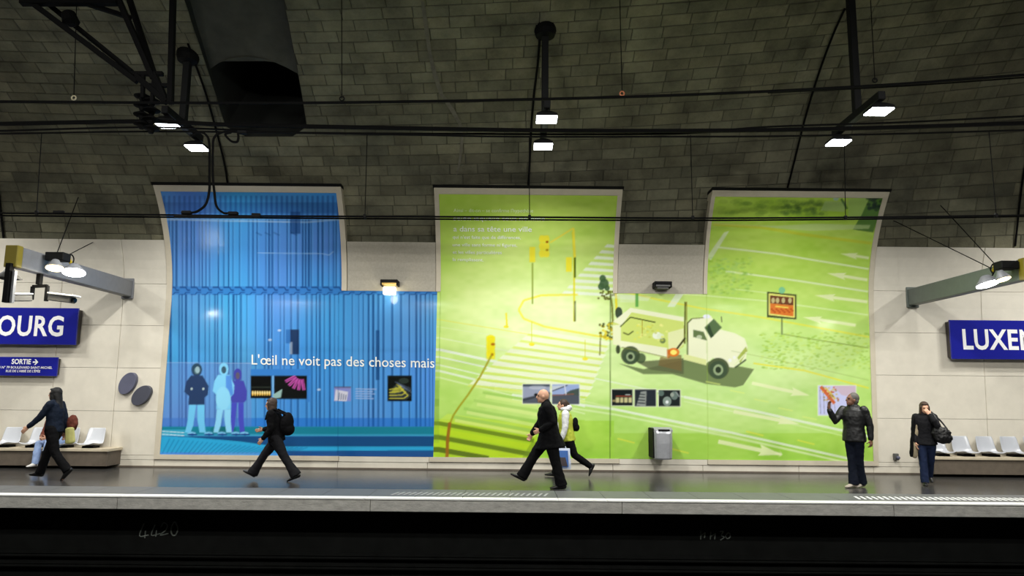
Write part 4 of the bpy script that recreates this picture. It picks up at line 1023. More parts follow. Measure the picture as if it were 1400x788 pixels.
bm = BM(); tube(bm, [Vector(c) + Vector((0, 0, 0.1)), (-8.52, c[1], 3.72)], 0.015, 6); build('hanger', bm, 'iron', root)
# camera hanger
T = atX(56, 362, -8.5); Z0 = atX(56, 390, -8.5)[2]; Yc = T[1]
root = empty('camera_hanger', (-8.5, Yc, Z0)); tag(root, 'dark hanger bracket carrying two surveillance cameras under left beam', 'bracket')
bm = BM(); xbox(bm, (-8.5, Yc, 3.70), (-8.5, Yc, Z0), 0.08, 0.08, (0, 1, 0), 0.006); build('pole', bm, 'iron', root)
pL = atY(45, 392, Yc); pR = atY(65, 391, Yc); pLb = atY(45, 410, Yc); pRb = atY(65, 412, Yc)
bm = BM(); xbox(bm, pL, pR, 0.05, 0.05); xbox(bm, pL, (pL[0], Yc, pLb[2]), 0.05, 0.05, (0, 1, 0)); xbox(bm, (pR[0], Yc, pR[2]), (pR[0], Yc, pRb[2]), 0.05, 0.05, (0, 1, 0)); build('yoke', bm, 'iron', root)
def cctv(p0, p1, label):
    p0 = Vector(p0); p1 = Vector(p1); root = empty('surveillance_camera', tuple((p0 + p1) / 2)); tag(root, label, 'camera', 'surveillance cameras under the left beam')
    d = (p1 - p0).normalized()
    bm = BM(); xbox(bm, p0, p1 - d * 0.03, 0.13, 0.11, (0, 0, 1), 0.01); build('camera_body', bm, 'cam_dark', root)
    bm = BM(); xbox(bm, p0 + Vector((0, 0, 0.075)), p1 + d * 0.05 + Vector((0, 0, 0.075)), 0.17, 0.03, (0, 0, 1), 0.008); build('sun_shield', bm, 'cam_white', root)
    bm = BM(); lathe(bm, p1 - d * 0.03, [(0, 0.045), (0.04, 0.045), (0.045, 0.03)], d, 14); build('lens', bm, 'glass_dark', root)
cctv(atY(69, 407, Yc), atY(102, 411, Yc - 0.1), 'white-topped surveillance camera pointing right above the OURG sign')
cctv(atY(42, 408, Yc), atY(12, 408, Yc - 0.3), 'grey surveillance camera pointing left behind the drop pole')

# ================================================================== OVERHEAD LINE
def wire(P, Y, r, label, group, name='overhead_wire', sm=5):
    bm = BM(); tube(bm, [tuple(atY(x, y, Y)) for x, y in P], r, 6, sm); o = build(name, bm, 'wire'); tag(o, label, 'wire', group); return o
wire([(-60, 291), (0, 291.5), (220, 294), (350, 295.5), (700, 297), (960, 298.5), (1200, 297), (1400, 294.5), (1460, 293)], 9.2, 0.0135, 'upper of the two contact wires crossing the posters', 'contact wires')
wire([(-60, 294.5), (0, 295), (220, 297), (350, 298), (700, 300.5), (960, 301.5), (1200, 299.5), (1400, 296), (1460, 295)], 9.25, 0.012, 'lower of the two contact wires crossing the posters', 'contact wires')
wire([(-60, 138), (0, 139), (350, 141), (560, 139), (700, 136.5), (875, 132), (1050, 125), (1230, 115), (1400, 102.5), (1460, 98)], 8.8, 0.019, 'topmost black wire climbing to the upper right', 'black feeder cables')
wire([(1050, 127), (1230, 118), (1400, 106), (1460, 101)], 8.9, 0.010, 'thin wire just beneath the topmost wire at right', 'black feeder cables')
wire([(-60, 170), (0, 169.5), (190, 166), (255, 168), (350, 171.5), (700, 178), (875, 179), (1050, 178), (1230, 174), (1400, 168.5), (1460, 167)], 9.2, 0.030, 'thickest black feeder cable just below the lamps', 'black feeder cables')
wire([(-60, 179.5), (0, 179), (190, 174), (300, 177), (410, 181.5), (700, 183.5), (875, 183.5), (960, 181), (1050, 173.5), (1230, 167.5), (1400, 159), (1460, 157)], 9.3, 0.014, 'thin cable crossing the thick feeder at right', 'black feeder cables')
wire([(-60, 183.5), (0, 183), (190, 180), (350, 181), (560, 184.5), (700, 187), (875, 187), (1050, 186.5), (1230, 183), (1400, 178), (1460, 177)], 9.2, 0.013, 'lowest thin cable of the feeder bundle', 'black feeder cables')
def dropper(x0, y0, x1, y1, Y, label, r=0.006):
    root = empty('dropper_wire', tuple(atY(x1, y1, Y))); tag(root, label, 'wire', 'vertical dropper wires')
    bm = BM(); tube(bm, [tuple(atY(x0, y0, Y)), tuple(atY(x1, y1, Y))], r, 5); build('wire', bm, 'wire', root)
    bm = BM(); c = atY(x1, y1, Y); box(bm, c[0] - 0.02, c[0] + 0.02, Y - 0.02, Y + 0.02, c[2] - 0.03, c[2] + 0.03, 0.006); build('clamp', bm, 'black', root)
for x0, y0, x1, y1, lab in ((57, 182, 50, 291, 'dropper wire above the left beam'), (502, 184, 499, 296, 'dropper wire in the gap between blue and green posters'), (723.5, 186, 724, 297, 'dropper wire in front of the middle green poster top'), (944, 185, 947, 298, 'dropper wire left of the right-hand green poster'), (1154, 184, 1156, 298, 'dropper wire in front of the right-hand green poster top'), (1352, 179, 1362, 295, 'dropper wire near right edge above the beam')):
    dropper(x0, y0, x1, y1, 9.2, lab)
for x0, x1, y1, col, lab in ((106, 101, 137, 'ring', 'upper suspension wire with pale ring at left'), (467, 467.5, 138, 'black', 'upper suspension wire right of the dark vent'), (846, 850.5, 131, 'orange_tag', 'upper suspension wire with orange insulator near centre'), (1187, 1196, 113, 'black', 'upper suspension wire above the right-hand lamps')):
    Y = 8.8; top = atY(x0, -60 if x0 != 106 else -40, Y)
    root = empty('suspension_wire', tuple(atY(x1, y1, Y))); tag(root, lab, 'wire', 'upper suspension wires')
    bm = BM(); tube(bm, [tuple(top), tuple(atY(x1, y1 - 3, Y))], 0.006, 5); build('wire', bm, 'wire', root)
    c = Vector(atY(x1, y1 - 3, Y)); bm = BM()
    tube(bm, [c + Vector((0.03 * math.cos(t), 0, 0.03 * math.sin(t))) for t in np.linspace(0, 2 * math.pi, 13)], 0.010, 6); build('insulator_ring', bm, col, root)
# jumper loops feeding the contact wire in front of blue poster
def jumper(P, label):
    root = empty('jumper_cable', tuple(atY(*P[-1], 9.2))); tag(root, label, 'cable', 'jumper cables before the blue poster')
    bm = BM(); tube(bm, [tuple(atY(x, y, 9.2)) for x, y in P], 0.017, 6, 5); build('cable', bm, 'wire', root)
    e = Vector(atY(*P[-1], 9.2)); s_ = -1 if P[-1][0] < 290 else 1
    bm = BM(); xbox(bm, e, e + Vector((0.14 * s_, 0, 0)), 0.06, 0.05, (0, 0, 1), 0.01); build('clamp', bm, 'black', root)
jumper([(262, 186), (272, 181), (281, 184), (286, 196), (286.5, 240), (286, 262), (281, 280), (270, 289), (262, 291)], 'left jumper cable dropping to the contact wire over the blue poster')
jumper([(322, 180), (304, 181), (293, 188), (291, 204), (291, 240), (293, 262), (296, 282), (305, 291), (312, 292)], 'right jumper cable dropping to the contact wire over the blue poster')
jumper([(316, 181), (308, 184), (316, 193), (324, 194), (326, 188), (325, 181)], 'small cable loop hanging from the feeder bundle')
for a_, b_, h_, lab in (((238, 295.5), (257, 295.5), 0.035, 'short black splice left of the jumper cables'), ((257, 296), (345, 297), 0.028, 'long black splice bar under the two jumper cables'), ((344, 294.5), (356, 294.8), 0.06, 'thick black clamp at right end of the long splice bar'), ((73, 290), (88, 290), 0.035, 'small black clamp on the contact wire above left beam')):
    bm = BM(); xbox(bm, atY(*a_, 9.2), atY(*b_, 9.2), 0.035, h_, (0, 0, 1), 0.005); tag(build('wire_clamp', bm, 'black'), lab, 'clamp', 'clamps on the contact wires')
# bracket truss, top left
root = empty('wire_bracket', tuple(atY(203, 130, 9.0))); tag(root, 'black steel bracket frame holding the feeder insulators at top left', 'bracket')
def bar(name, a, b, w_=0.07, Y0=9.0, Y1=9.0):
    bm = BM(); xbox(bm, atY(*a, Y0), atY(*b, Y1), w_ , w_, (0, 1, 0), 0.006); build(name, bm, 'iron', root)
bar('diagonal_strut', (30, -6), (188, 112), 0.075, 8.6, 9.0); bar('diagonal_strut', (54, -4), (180, 98), 0.07, 8.9, 9.05); bar('diagonal_strut', (186, 104), (228, 140), 0.085)
bar('upright', (158, -10), (210, 108), 0.075, 8.8, 9.0); bar('upright', (174, -10), (219, 128), 0.075, 9.1, 9.0); bar('upright', (210, 100), (226, 136), 0.08)
bar('drop_post', (237, -20), (233, 142), 0.075); bar('top_rail', (28, 2), (160, 2), 0.10, 8.6, 8.8); bar('tie_bar', (112, 3), (180, 25), 0.06, 8.7, 9.1)
bar('cross_arm', (178, 101), (223, 101), 0.06); bar('cross_arm', (193, 117), (232, 117), 0.055); bar('hanger_rod', (196, 103), (195, 134), 0.05); bar('hanger_rod', (211, 103), (208, 140), 0.05)
bm = BM(); c = atY(93, 17, 8.8); lathe(bm, c, [(0, 0.02), (0.02, 0.09), (0.16, 0.11), (0.2, 0.04)], (0.35, 0, -0.9), 12); build('tension_pulley', bm, 'iron', root)
for x, y, n_, lab in ((195, 132, 4, 'left disc insulator string under the bracket'), (208, 138, 4, 'right disc insulator string under the bracket')):
    r3 = empty('insulator', tuple(atY(x, y, 9.1))); tag(r3, lab, 'insulator', 'disc insulators')
    for k in range(n_):
        c = Vector(atY(x - 0.4 * k, y + k * 12.5, 9.1)); bm = BM(); lathe(bm, c, [(0.05, 0.03), (0.035, 0.05), (0.0, 0.115 - 0.01 * (k == n_ - 1)), (-0.012, 0.11), (-0.03, 0.05), (-0.075, 0.03)], (0, 0, 1), 16); build('insulator_disc', bm, 'wire', r3)
# chalked numbers on the pit wall
def chalk(strokes, label, Y=11.345):
    root = empty('chalk_number', tuple(atY(*strokes[0][0], Y))); tag(root, label, 'writing')
    for s_ in strokes:
        bm = BM(); pts_ = smoothpath([tuple(atY(x, y, Y)) for x, y in s_], 4) if len(s_) > 2 else [Vector(atY(x, y, Y)) for x, y in s_]
        tube(bm, pts_, 0.010, 5); build('stroke', bm, 'chalk', root)
chalk([[(197, 716), (191, 733), (203, 732)], [(199, 726), (198, 736)], [(212, 718), (207, 732), (219, 730)], [(214, 725), (213, 734)], [(220, 721), (224, 715), (229, 719), (226, 726), (219, 732), (230, 730)], [(238, 714), (234, 722), (235, 731), (240, 732), (243, 723), (240, 715), (238, 714)]], 'chalked number 4420 on the dark pit wall at left')
chalk([[(958, 726), (958, 738)], [(958, 733), (964, 728)], [(964, 728), (963, 736)], [(972, 727), (971, 738)], [(971, 734), (978, 730)], [(978, 729), (977, 738)], [(984, 727), (989, 727), (986, 732), (990, 735), (985, 739)], [(995, 729), (992, 733), (994, 737), (998, 735), (998, 730), (995, 729)]], 'chalked number 4430 on the dark pit wall right of centre')
# rails
for k, (Y, lab) in enumerate(((10.15, 'far running rail nearest the platform edge'), (8.7, 'second running rail of the far track'), (6.4, 'third rail line on the near track'), (4.95, 'running rail nearest the near platform'))):
    bm = BM(); box(bm, XL, XR, Y - 0.035, Y + 0.035, -1.28, -1.23, 0.01); box(bm, XL, XR, Y - 0.01, Y + 0.01, -1.37, -1.28); box(bm, XL, XR, Y - 0.07, Y + 0.07, -1.40, -1.37)
    o = build('rail', bm, 'rail'); tag(o, lab, 'rail', 'running rails')
bm = BM(); x = XL
while x < XR:
    box(bm, x, x + 0.24, 8.1, 10.75, -1.56, -1.40); box(bm, x, x + 0.24, 4.3, 7.0, -1.56, -1.40); x += 0.6
o = build('sleepers', bm, 'pit'); tag(o, 'dark sleepers under the rails', 'sleepers', kind='stuff')

# ================================================================== PEOPLE
for n_, c_, r_ in (('skin', (196, 150, 124), .55), ('skin_dark', (120, 84, 66), .55), ('hair_black', (10, 9, 9), .7), ('hair_brown', (58, 42, 33), .6), ('hair_grey', (92, 88, 84), .6),
                   ('cloth_black', (7, 7, 9), .85), ('cloth_navy', (20, 28, 42), .8), ('denim_dark', (15, 20, 32), .85), ('denim_blue', (30, 40, 66), .85), ('denim_light', (150, 172, 212), .85), ('cloth_lime', (176, 186, 66), .75),
                   ('cloth_white', (214, 216, 216), .75), ('shoe_black', (8, 8, 8), .4), ('shoe_grey', (150, 142, 130), .6), ('shoe_white', (214, 212, 206), .5), ('cloth_rust', (96, 52, 42), .8), ('cloth_char', (24, 24, 27), .75),
                   ('leather_black', (9, 9, 11), .5), ('bag_plastic', (196, 204, 222), .35), ('bag_blue', (70, 110, 180), .4), ('bag_dark', (70, 62, 66), .5), ('tan', (150, 138, 112), .8), ('tote', (178, 176, 110), .8), ('lips', (150, 84, 76), .5), ('eye', (28, 22, 20), .3)):
    M[n_] = mat(n_, c_, r_, noise=0.12, nscale=14, spec=(0.12 if 'cloth' in n_ or 'denim' in n_ else 0.4), bump=(0.25 if 'cloth' in n_ or 'denim' in n_ else 0), bscale=28)
def sweep(bm, pts, rads, lat, n=16, flat=(1.0, 1.0)):
    """closed elliptical tube; rads = (lateral, other); ends are rounded"""
    pts = [Vector(p) for p in pts]; rads = [r if isinstance(r, tuple) else (r, r) for r in rads]; lat = Vector(lat)
    t0 = (pts[1] - pts[0]).normalized(); t1 = (pts[-1] - pts[-2]).normalized()
    R0 = min(rads[0]) * flat[0]; R1 = min(rads[-1]) * flat[1]
    seq = [(pts[0] - t0 * R0 * math.sin(a), tuple(r * math.cos(a) for r in rads[0]), t0) for a in (1.4, 1.0, 0.5)]
    for i, p in enumerate(pts): seq.append((p, rads[i], (pts[min(i + 1, len(pts) - 1)] - pts[max(i - 1, 0)]).normalized()))
    seq += [(pts[-1] + t1 * R1 * math.sin(a), tuple(r * math.cos(a) for r in rads[-1]), t1) for a in (0.5, 1.0, 1.4)]
    rings = []
    for p, (ra, rb), t in seq:
        s = lat - t * lat.dot(t); s = s.normalized() if s.length > 0.05 else t.orthogonal().normalized(); u = t.cross(s)
        rings.append([bm.verts.new(p + s * ra * math.cos(2 * math.pi * k / n) + u * rb * math.sin(2 * math.pi * k / n)) for k in range(n)])
    for a, b in zip(rings, rings[1:]):
        for k in range(n): bm.faces.new((a[k], a[(k + 1) % n], b[(k + 1) % n], b[k]))
    bm.faces.new(list(reversed(rings[0]))); bm.faces.new(rings[-1])
def remesh(voxel, smooth=2, wrinkle=0.0):
    def f(o):
        m = o.modifiers.new('r', 'REMESH'); m.mode = 'VOXEL'; m.voxel_size = voxel; m.use_smooth_shade = True
        s = o.modifiers.new('s', 'SMOOTH'); s.factor = 0.5; s.iterations = smooth
        if wrinkle:
            t = bpy.data.textures.new('folds', 'CLOUDS'); t.noise_scale = 0.07; t.noise_depth = 1
            d = o.modifiers.new('d', 'DISPLACE'); d.texture = t; d.strength = wrinkle; d.mid_level = 0.5
    return f
LAT = Vector((0, 1, 0))
def person(label, loc, facing, H, P):
    """P: pose dictionary.  Local frame: +x forward, +y the person's left, z up, for a 1.70 m figure scaled to H"""
    S = H / 1.70
    root = empty('person', (loc[0], loc[1], 0), math.radians(facing)); tag(root, label, 'person')
    root.scale = (S, S, S)
    rad = math.radians
    lean = rad(P.get('lean', 3)); build_ = P.get('build', 1.0); female = P.get('female', False)
    legs = {}
    for side, key in ((1, 'L'), (-1, 'R')):
        th, kn, ft = P['leg' + key]; hip = Vector((0, 0.09 * side, 0)); a = rad(th); sh = rad(th - kn)
        spread = P.get('spread', 0.01) * side
        knee = hip + Vector((math.sin(a) * 0.42, spread, -math.cos(a) * 0.42)); ank = knee + Vector((math.sin(sh) * 0.40, spread * 0.4, -math.cos(sh) * 0.40))
        f = rad(ft); fd = Vector((math.cos(f), P.get('toeout', 0.1) * side, math.sin(f))).normalized(); dn = Vector((math.sin(f), 0, -math.cos(f)))
        legs[key] = (hip, knee, ank, fd, dn)
    low = min(min((l[2] + l[4] * 0.075 - l[3] * 0.05).z, (l[2] + l[4] * 0.075 + l[3] * 0.17).z) for l in legs.values())
    z0 = P.get('pelvis_z', -low)
    off = Vector((0, 0, z0))
    legs = {k: (a + off, b + off, c + off, fd, dn) for k, (a, b, c, fd, dn) in legs.items()}
    pel = off.copy(); up = Vector((math.sin(lean), 0, math.cos(lean)))
    waist = pel + up * 0.16; chest = pel + up * 0.36; shl = pel + up * 0.485; nb = pel + up * 0.53; hn = rad(P.get('head_pitch', 0)) ; 
    head = pel + up * 0.60 + Vector((P.get('head_fwd', 0.03), 0, 0.055))
    yaw = Matrix.Rotation(rad(P.get('head_yaw', 0)), 3, 'Z') @ Matrix.Rotation(-hn, 3, 'Y')
    tw = Matrix.Rotation(rad(P.get('twist', 0)), 3, 'Z'); tl = tw @ LAT
    sw = 0.175 if not female else 0.155
    arms = {}
    for side, key in ((1, 'L'), (-1, 'R')):
        a, ab, e, ab2 = P['arm' + key]; s0 = shl + tl * sw * side * build_ - up * 0.015
        d1 = Vector((math.sin(rad(a)) * math.cos(rad(ab)), side * math.sin(rad(ab)), -math.cos(rad(a)) * math.cos(rad(ab))))
        d2 = Vector((math.sin(rad(a + e)) * math.cos(rad(ab2)), side * math.sin(rad(ab2)), -math.cos(rad(a + e)) * math.cos(rad(ab2))))
        if 'ik' + key in P:
            tgt = (head if P.get('ikhead') else shl) + Vector(P['ik' + key]); dd = tgt - s0; L_ = min(dd.length, 0.52); dn_ = dd.normalized()
            ca = (0.28 ** 2 + L_ ** 2 - 0.245 ** 2) / (2 * 0.28 * L_); pole = Vector(P.get('pole' + key, (-0.2, 0.4 * side, -1))); pole = (pole - dn_ * pole.dot(dn_)).normalized()
            el_ = s0 + dn_ * (0.28 * ca) + pole * (0.28 * math.sqrt(max(0, 1 - ca * ca))); arms[key] = (s0, el_, s0 + dn_ * L_, (s0 + dn_ * L_ - el_).normalized()); continue
        arms[key] = (s0, s0 + d1 * 0.28, s0 + d1 * 0.28 + d2 * 0.245, d2)
    # ---- body: one continuous surface
    bm = BM(); bs = build_
    sweep(bm, [pel - up * 0.04, pel + up * 0.05, waist, chest, shl - up * 0.03, shl + up * 0.01], [(0.145 * bs, 0.10 * bs), (0.155 * bs, 0.115 * bs), (0.13 * bs, 0.10 * bs), (0.155 * bs, 0.115 * bs), (0.16 * bs, 0.09 * bs), (0.11 * bs, 0.065 * bs)], tl)
    sweep(bm, [shl, nb, head - Vector((0, 0, 0.06))], [0.07, 0.055, 0.052], LAT, 12)
    def hp(x, y, z): return head + yaw @ Vector((x, y, z))
    ellipsoid(bm, hp(-0.012, 0, 0.012), (0.096, 0.076, 0.104), yaw, 20)
    ellipsoid(bm, hp(0.028, 0, -0.05), (0.062, 0.056, 0.066), yaw, 16)
    ellipsoid(bm, hp(0.062, 0, -0.088), (0.028, 0.03, 0.026), yaw, 10)
    sweep(bm, [hp(0.086, 0, 0.012), hp(0.104, 0, -0.028)], [0.010, 0.015], yaw @ LAT, 8)
    ellipsoid(bm, hp(0.074, 0, 0.026), (0.02, 0.05, 0.012), yaw, 10)
    for s in (1, -1): ellipsoid(bm, hp(-0.005, 0.077 * s, -0.015), (0.018, 0.012, 0.032), yaw, 10)
    for k, (s0, el, wr, d2) in arms.items():
        sweep(bm, [s0, s0.lerp(el, 0.4), el, el.lerp(wr, 0.3), wr], [0.056, 0.05, 0.04, 0.041, 0.027], LAT, 12)
        side = 1 if k == 'L' else -1
        # hand: palm faces the thigh unless told otherwise
        hd = Vector(P.get('hand' + k, d2)).normalized(); pn = Vector((0, -side, 0)) if 'palm' + k not in P else Vector(P['palm' + k])
        pn = (pn - hd * pn.dot(hd)).normalized(); ac = hd.cross(pn).normalized()
        if ac.dot(Vector((1, 0, 0.2))) < 0: ac = -ac
        pc = wr + hd * 0.045
        sweep(bm, [wr, pc, wr + hd * 0.085], [(0.026, 0.02), (0.04, 0.016), (0.038, 0.014)], ac, 12)
        curl = rad(P.get('curl' + k, 28))
        for i, (o_, ln) in enumerate(((0.030, 0.072), (0.010, 0.08), (-0.010, 0.074), (-0.029, 0.06))):
            b0 = wr + hd * 0.085 + ac * o_; f1 = hd * math.cos(curl * .6) + pn * math.sin(curl * .6); f2 = hd * math.cos(curl * 1.7) + pn * math.sin(curl * 1.7)
            sweep(bm, [b0 - hd * 0.01, b0 + f1 * ln * 0.52, b0 + f1 * ln * 0.52 + f2 * ln * 0.48], [0.0098, 0.009, 0.0078], ac, 8)
        tb = wr + hd * 0.03 + ac * 0.034; td = (hd * 0.72 + ac * 0.6 + pn * 0.35).normalized()
        sweep(bm, [tb, tb + td * 0.035, tb + (td + pn * 0.2).normalized() * 0.066], [0.014, 0.011, 0.0088], pn, 8)
    for k, (hp_, kn, an, fd, dn) in legs.items():
        sweep(bm, [hp_ + Vector((0, 0, 0.02)), hp_.lerp(kn, .35), kn, kn.lerp(an, .32), an], [(0.088, 0.092), (0.08, 0.084), 0.054, 0.056, 0.036], LAT, 14)
        sweep(bm, [an + dn * 0.03 - fd * 0.03, an + dn * 0.045 + fd * 0.07, an + dn * 0.06 + fd * 0.16], [(0.034, 0.034), (0.04, 0.028), (0.036, 0.014)], LAT, 12)
    evalmesh('body', bm, remesh(0.0078, 2), P.get('skin', 'skin'), root)
    # face
    for s in (1, -1):
        bm = BM(); ellipsoid(bm, hp(0.078, 0.03 * s, 0.004), (0.012, 0.015, 0.008), yaw, 10); build('eye', bm, 'eye', root, smooth=True, world=False)
    bm = BM(); ellipsoid(bm, hp(0.088, 0, -0.062), (0.010, 0.024, 0.008), yaw, 10); build('mouth', bm, 'lips', root, smooth=True, world=False)
    # trousers
    bm = BM(); hem = P.get('hem', 0.075); tb_ = P.get('thigh', 1.0)
    sweep(bm, [pel - up * 0.05, pel + up * 0.1], [(0.168 * bs, 0.13 * bs), (0.155 * bs, 0.12 * bs)], LAT)
    for k, (hp_, kn, an, fd, dn) in legs.items():
        sweep(bm, [hp_ + Vector((0, 0, 0.02)), hp_.lerp(kn, .35), kn, kn.lerp(an, .4), an + dn * 0.02], [(0.1 * tb_, 0.11 * tb_), (0.094 * tb_, 0.102 * tb_), 0.077 * tb_, 0.074 * tb_, (hem * 0.9, hem)], LAT, 16, (1, 0.12))
    evalmesh('trousers', bm, remesh(0.0115, 2, 0.014), P.get('trousers', 'cloth_black'), root)
    # shoes
    for k, (hp_, kn, an, fd, dn) in legs.items():
        bm = BM()
        sweep(bm, [an + dn * 0.028 - fd * 0.045, an + dn * 0.03 + fd * 0.05, an + dn * 0.048 + fd * 0.125, an + dn * 0.055 + fd * 0.18], [(0.042, 0.046), (0.047, 0.044), (0.047, 0.027), (0.036, 0.018)], LAT, 14)
        sweep(bm, [an, an + dn * 0.03], [0.045, 0.045], LAT, 12)
        if P.get('heel'): sweep(bm, [an + dn * 0.05 - fd * 0.05, an + dn * 0.088 - fd * 0.05], [0.022, 0.016], LAT, 8)
        evalmesh('shoe', bm, remesh(0.009, 2), P.get('shoes', 'shoe_black'), root)
    # jacket
    bm = BM(); jl = P.get('jacket_len', 0.02); j = P.get('bulk', 1.0)
    jh = P.get('jacket_hem', (0.188, 0.155))
    sweep(bm, [pel - up * jl, pel + up * 0.04, waist, chest, shl - up * 0.02, shl + up * 0.02], [(jh[0] * bs * j, jh[1] * bs * j), (0.18 * bs * j, 0.15 * bs * j), (0.166 * bs * j, 0.138 * bs * j), (0.182 * bs * j, 0.145 * bs * j), (0.185 * bs * j, 0.115 * bs * j), (0.125 * bs, 0.085 * bs)], tl, 16, (0.15, 1))
    sweep(bm, [shl, nb + up * 0.015], [0.083, 0.072], LAT)
    def sleeves(b_):
        for k, (s0, el, wr, d2) in arms.items():
            sweep(b_, [s0 - tl * 0.0, s0.lerp(el, .4), el, el.lerp(wr, .4), wr - d2 * 0.02], [0.077 * j, 0.070 * j, 0.060 * j, 0.056 * j, 0.046 * j], LAT, 14)
    if not P.get('sleeve_mat'): sleeves(bm)
    evalmesh('jacket', bm, remesh(0.0115, 2, 0.016), P.get('jacket', 'cloth_black'), root)
    if P.get('sleeve_mat'):
        for key in ('L', 'R'):
            s0, el, wr, d2 = arms[key]; bm = BM(); sweep(bm, [s0, s0.lerp(el, .4), el, el.lerp(wr, .4), wr - d2 * 0.02], [0.077 * j, 0.070 * j, 0.060 * j, 0.056 * j, 0.046 * j], LAT, 14)
            evalmesh('sleeve', bm, remesh(0.0105, 2, 0.014), P['sleeve_mat'], root)
    # hair
    hs = P.get('hair', 'short'); hm = P.get('hair_mat', 'hair_black')
    if hs != 'bald':
        bm = BM(); ellipsoid(bm, hp(-0.03, 0, 0.035), (0.098, 0.089, 0.098), yaw, 20); ellipsoid(bm, hp(-0.05, 0, -0.01), (0.066, 0.084, 0.085), yaw, 16)
        if hs == 'long':
            sweep(bm, [hp(-0.05, 0, 0.0), head + Vector((-0.08, 0, -0.13)), head + Vector((-0.12, 0, -0.27)), head + Vector((-0.13, 0, -0.40))], [(0.092, 0.07), (0.085, 0.055), (0.09, 0.045), (0.05, 0.03)], LAT)
            ellipsoid(bm, hp(0.05, 0.0, 0.09), (0.035, 0.055, 0.02), yaw, 12)
            for s in (1, -1): sweep(bm, [hp(0.01, 0.078 * s, 0.03), hp(-0.005, 0.082 * s, -0.1)], [(0.016, 0.04), (0.014, 0.035)], yaw @ LAT)
        if hs == 'bob':
            for s in (1, -1): sweep(bm, [hp(-0.0, 0.072 * s, 0.03), hp(-0.01, 0.078 * s, -0.12)], [(0.022, 0.055), (0.02, 0.05)], yaw @ LAT)
            sweep(bm, [hp(-0.06, 0, 0.0), hp(-0.06, 0, -0.14)], [(0.085, 0.055), (0.07, 0.04)], LAT); ellipsoid(bm, hp(0.04, 0, 0.085), (0.04, 0.06, 0.022), yaw, 12)
        if hs == 'pony': ellipsoid(bm, hp(-0.12, 0, 0.02), (0.04, 0.03, 0.04), yaw, 12)
        evalmesh('hair', bm, remesh(0.009, 1, 0.012), hm, root)
    ctx = dict(root=root, head=head, arms=arms, pel=pel, shl=shl, chest=chest, up=up, hp=hp, legs=legs, waist=waist)
    return ctx
def backpack(ctx, size=(0.10, 0.15, 0.22), m='cloth_black', drop=0.10, name='backpack', straps=True):
    root = ctx['root']; up = ctx['up']; c = ctx['shl'] - up * (drop + size[2] * 0.7) + Vector((-0.15 - size[0] * 0.6, 0, 0))
    b0 = BM(); ellipsoid(b0, c, size, Matrix.Rotation(-0.08, 3, 'Y'), 18); ellipsoid(b0, c + Vector((-0.03, 0, -size[2] * 0.45)), (size[0], size[1] * .95, size[2] * 0.55), None, 16)
    if straps:
        for s in (1, -1): sweep(b0, [c + Vector((0.02, 0.09 * s, size[2] * .8)), ctx['shl'] + Vector((-0.05, 0.1 * s, 0.07)), ctx['shl'] + Vector((0.09, 0.1 * s, 0.02)), ctx['chest'] + Vector((0.14, 0.11 * s, 0.0))], [(0.028, 0.018)] * 4, LAT, 8)
    evalmesh(name, b0, remesh(0.012, 1, 0.01), m, root)
# 1  dark-haired woman striding left
q = atZ(70, 656, 0)
c1 = person('long-haired woman in dark blue jacket striding left past the white seats', (atY(73, 600, q[1])[0], q[1]), 180, 1.70, dict(legL=(-17, 22, -48), legR=(20, 3, 4), armL=(30, 8, 16, 6), armR=(-14, 10, 14, 6), female=True, jacket='cloth_navy', hair='long', jacket_len=0.03, lean=2, curlL=25, bulk=0.93, hem=0.082))
o = BM(); cc = c1['pel'] + Vector((-0.22, -0.16, 0.12)); ellipsoid(o, cc, (0.10, 0.07, 0.16), None, 16); evalmesh('shoulder_bag', o, remesh(0.012, 1, 0.02), 'cloth_rust', c1['root'])
o = BM(); sweep(o, [c1['pel'] + Vector((-0.22, -0.1, 0.02)), c1['pel'] + Vector((-0.25, -0.1, -0.22))], [(0.03, 0.09), (0.04, 0.10)], LAT, 8); evalmesh('tote_bag', o, remesh(0.012, 1), 'tote', c1['root'])
# 1b seated person behind her
sx = seatx(91)
c7 = person('seated person in rust jacket and light jeans hidden behind the striding woman', (sx, 14.4), 264, 1.62, dict(legL=(86, 80, 2), legR=(82, 78, 2), armL=(16, 6, 50, -26), armR=(16, 6, 50, -26), female=True, jacket='cloth_rust', bulk=0.95, trousers='denim_light', shoes='shoe_white', hair='bob', hair_mat='hair_brown', lean=14, head_pitch=-18, pelvis_z=0.60, spread=0.02, jacket_len=-0.02))
# 2  backpacker
q = atZ(372, 657.5, 0)
c2 = person('brown-haired person with black backpack striding left past the blue poster', (atY(378, 600, q[1])[0], q[1]), 180, 1.62, dict(legL=(-30, 6, -20), legR=(37, 6, 26), armL=(-8, 8, 46, 0), armR=(6, 8, 74, 2), jacket='cloth_black', trousers='cloth_char', hair='bob', hair_mat='hair_brown', jacket_len=0.06, lean=9, head_fwd=0.05, hem=0.11, bulk=1.05, thigh=1.05, head_pitch=-8))
backpack(c2, (0.13, 0.15, 0.23), 'cloth_black', 0.05)
# 3  bald man
q = atZ(750, 668, 0)
c3 = person('bald man in long black coat striding left in front of the green poster', (atY(751, 600, q[1])[0], q[1]), 180, 1.78, dict(legL=(-13, 2, 0), legR=(36, 6, 26), armL=(-22, 8, 84, -6), armR=(20, 8, 14, 4), jacket='cloth_black', hair='bald', jacket_len=0.20, lean=6, build=1.06, bulk=1.1, jacket_hem=(0.2, 0.225), hem=0.1, skin='skin', head_fwd=0.05, thigh=1.12, curlL=60, curlR=50))
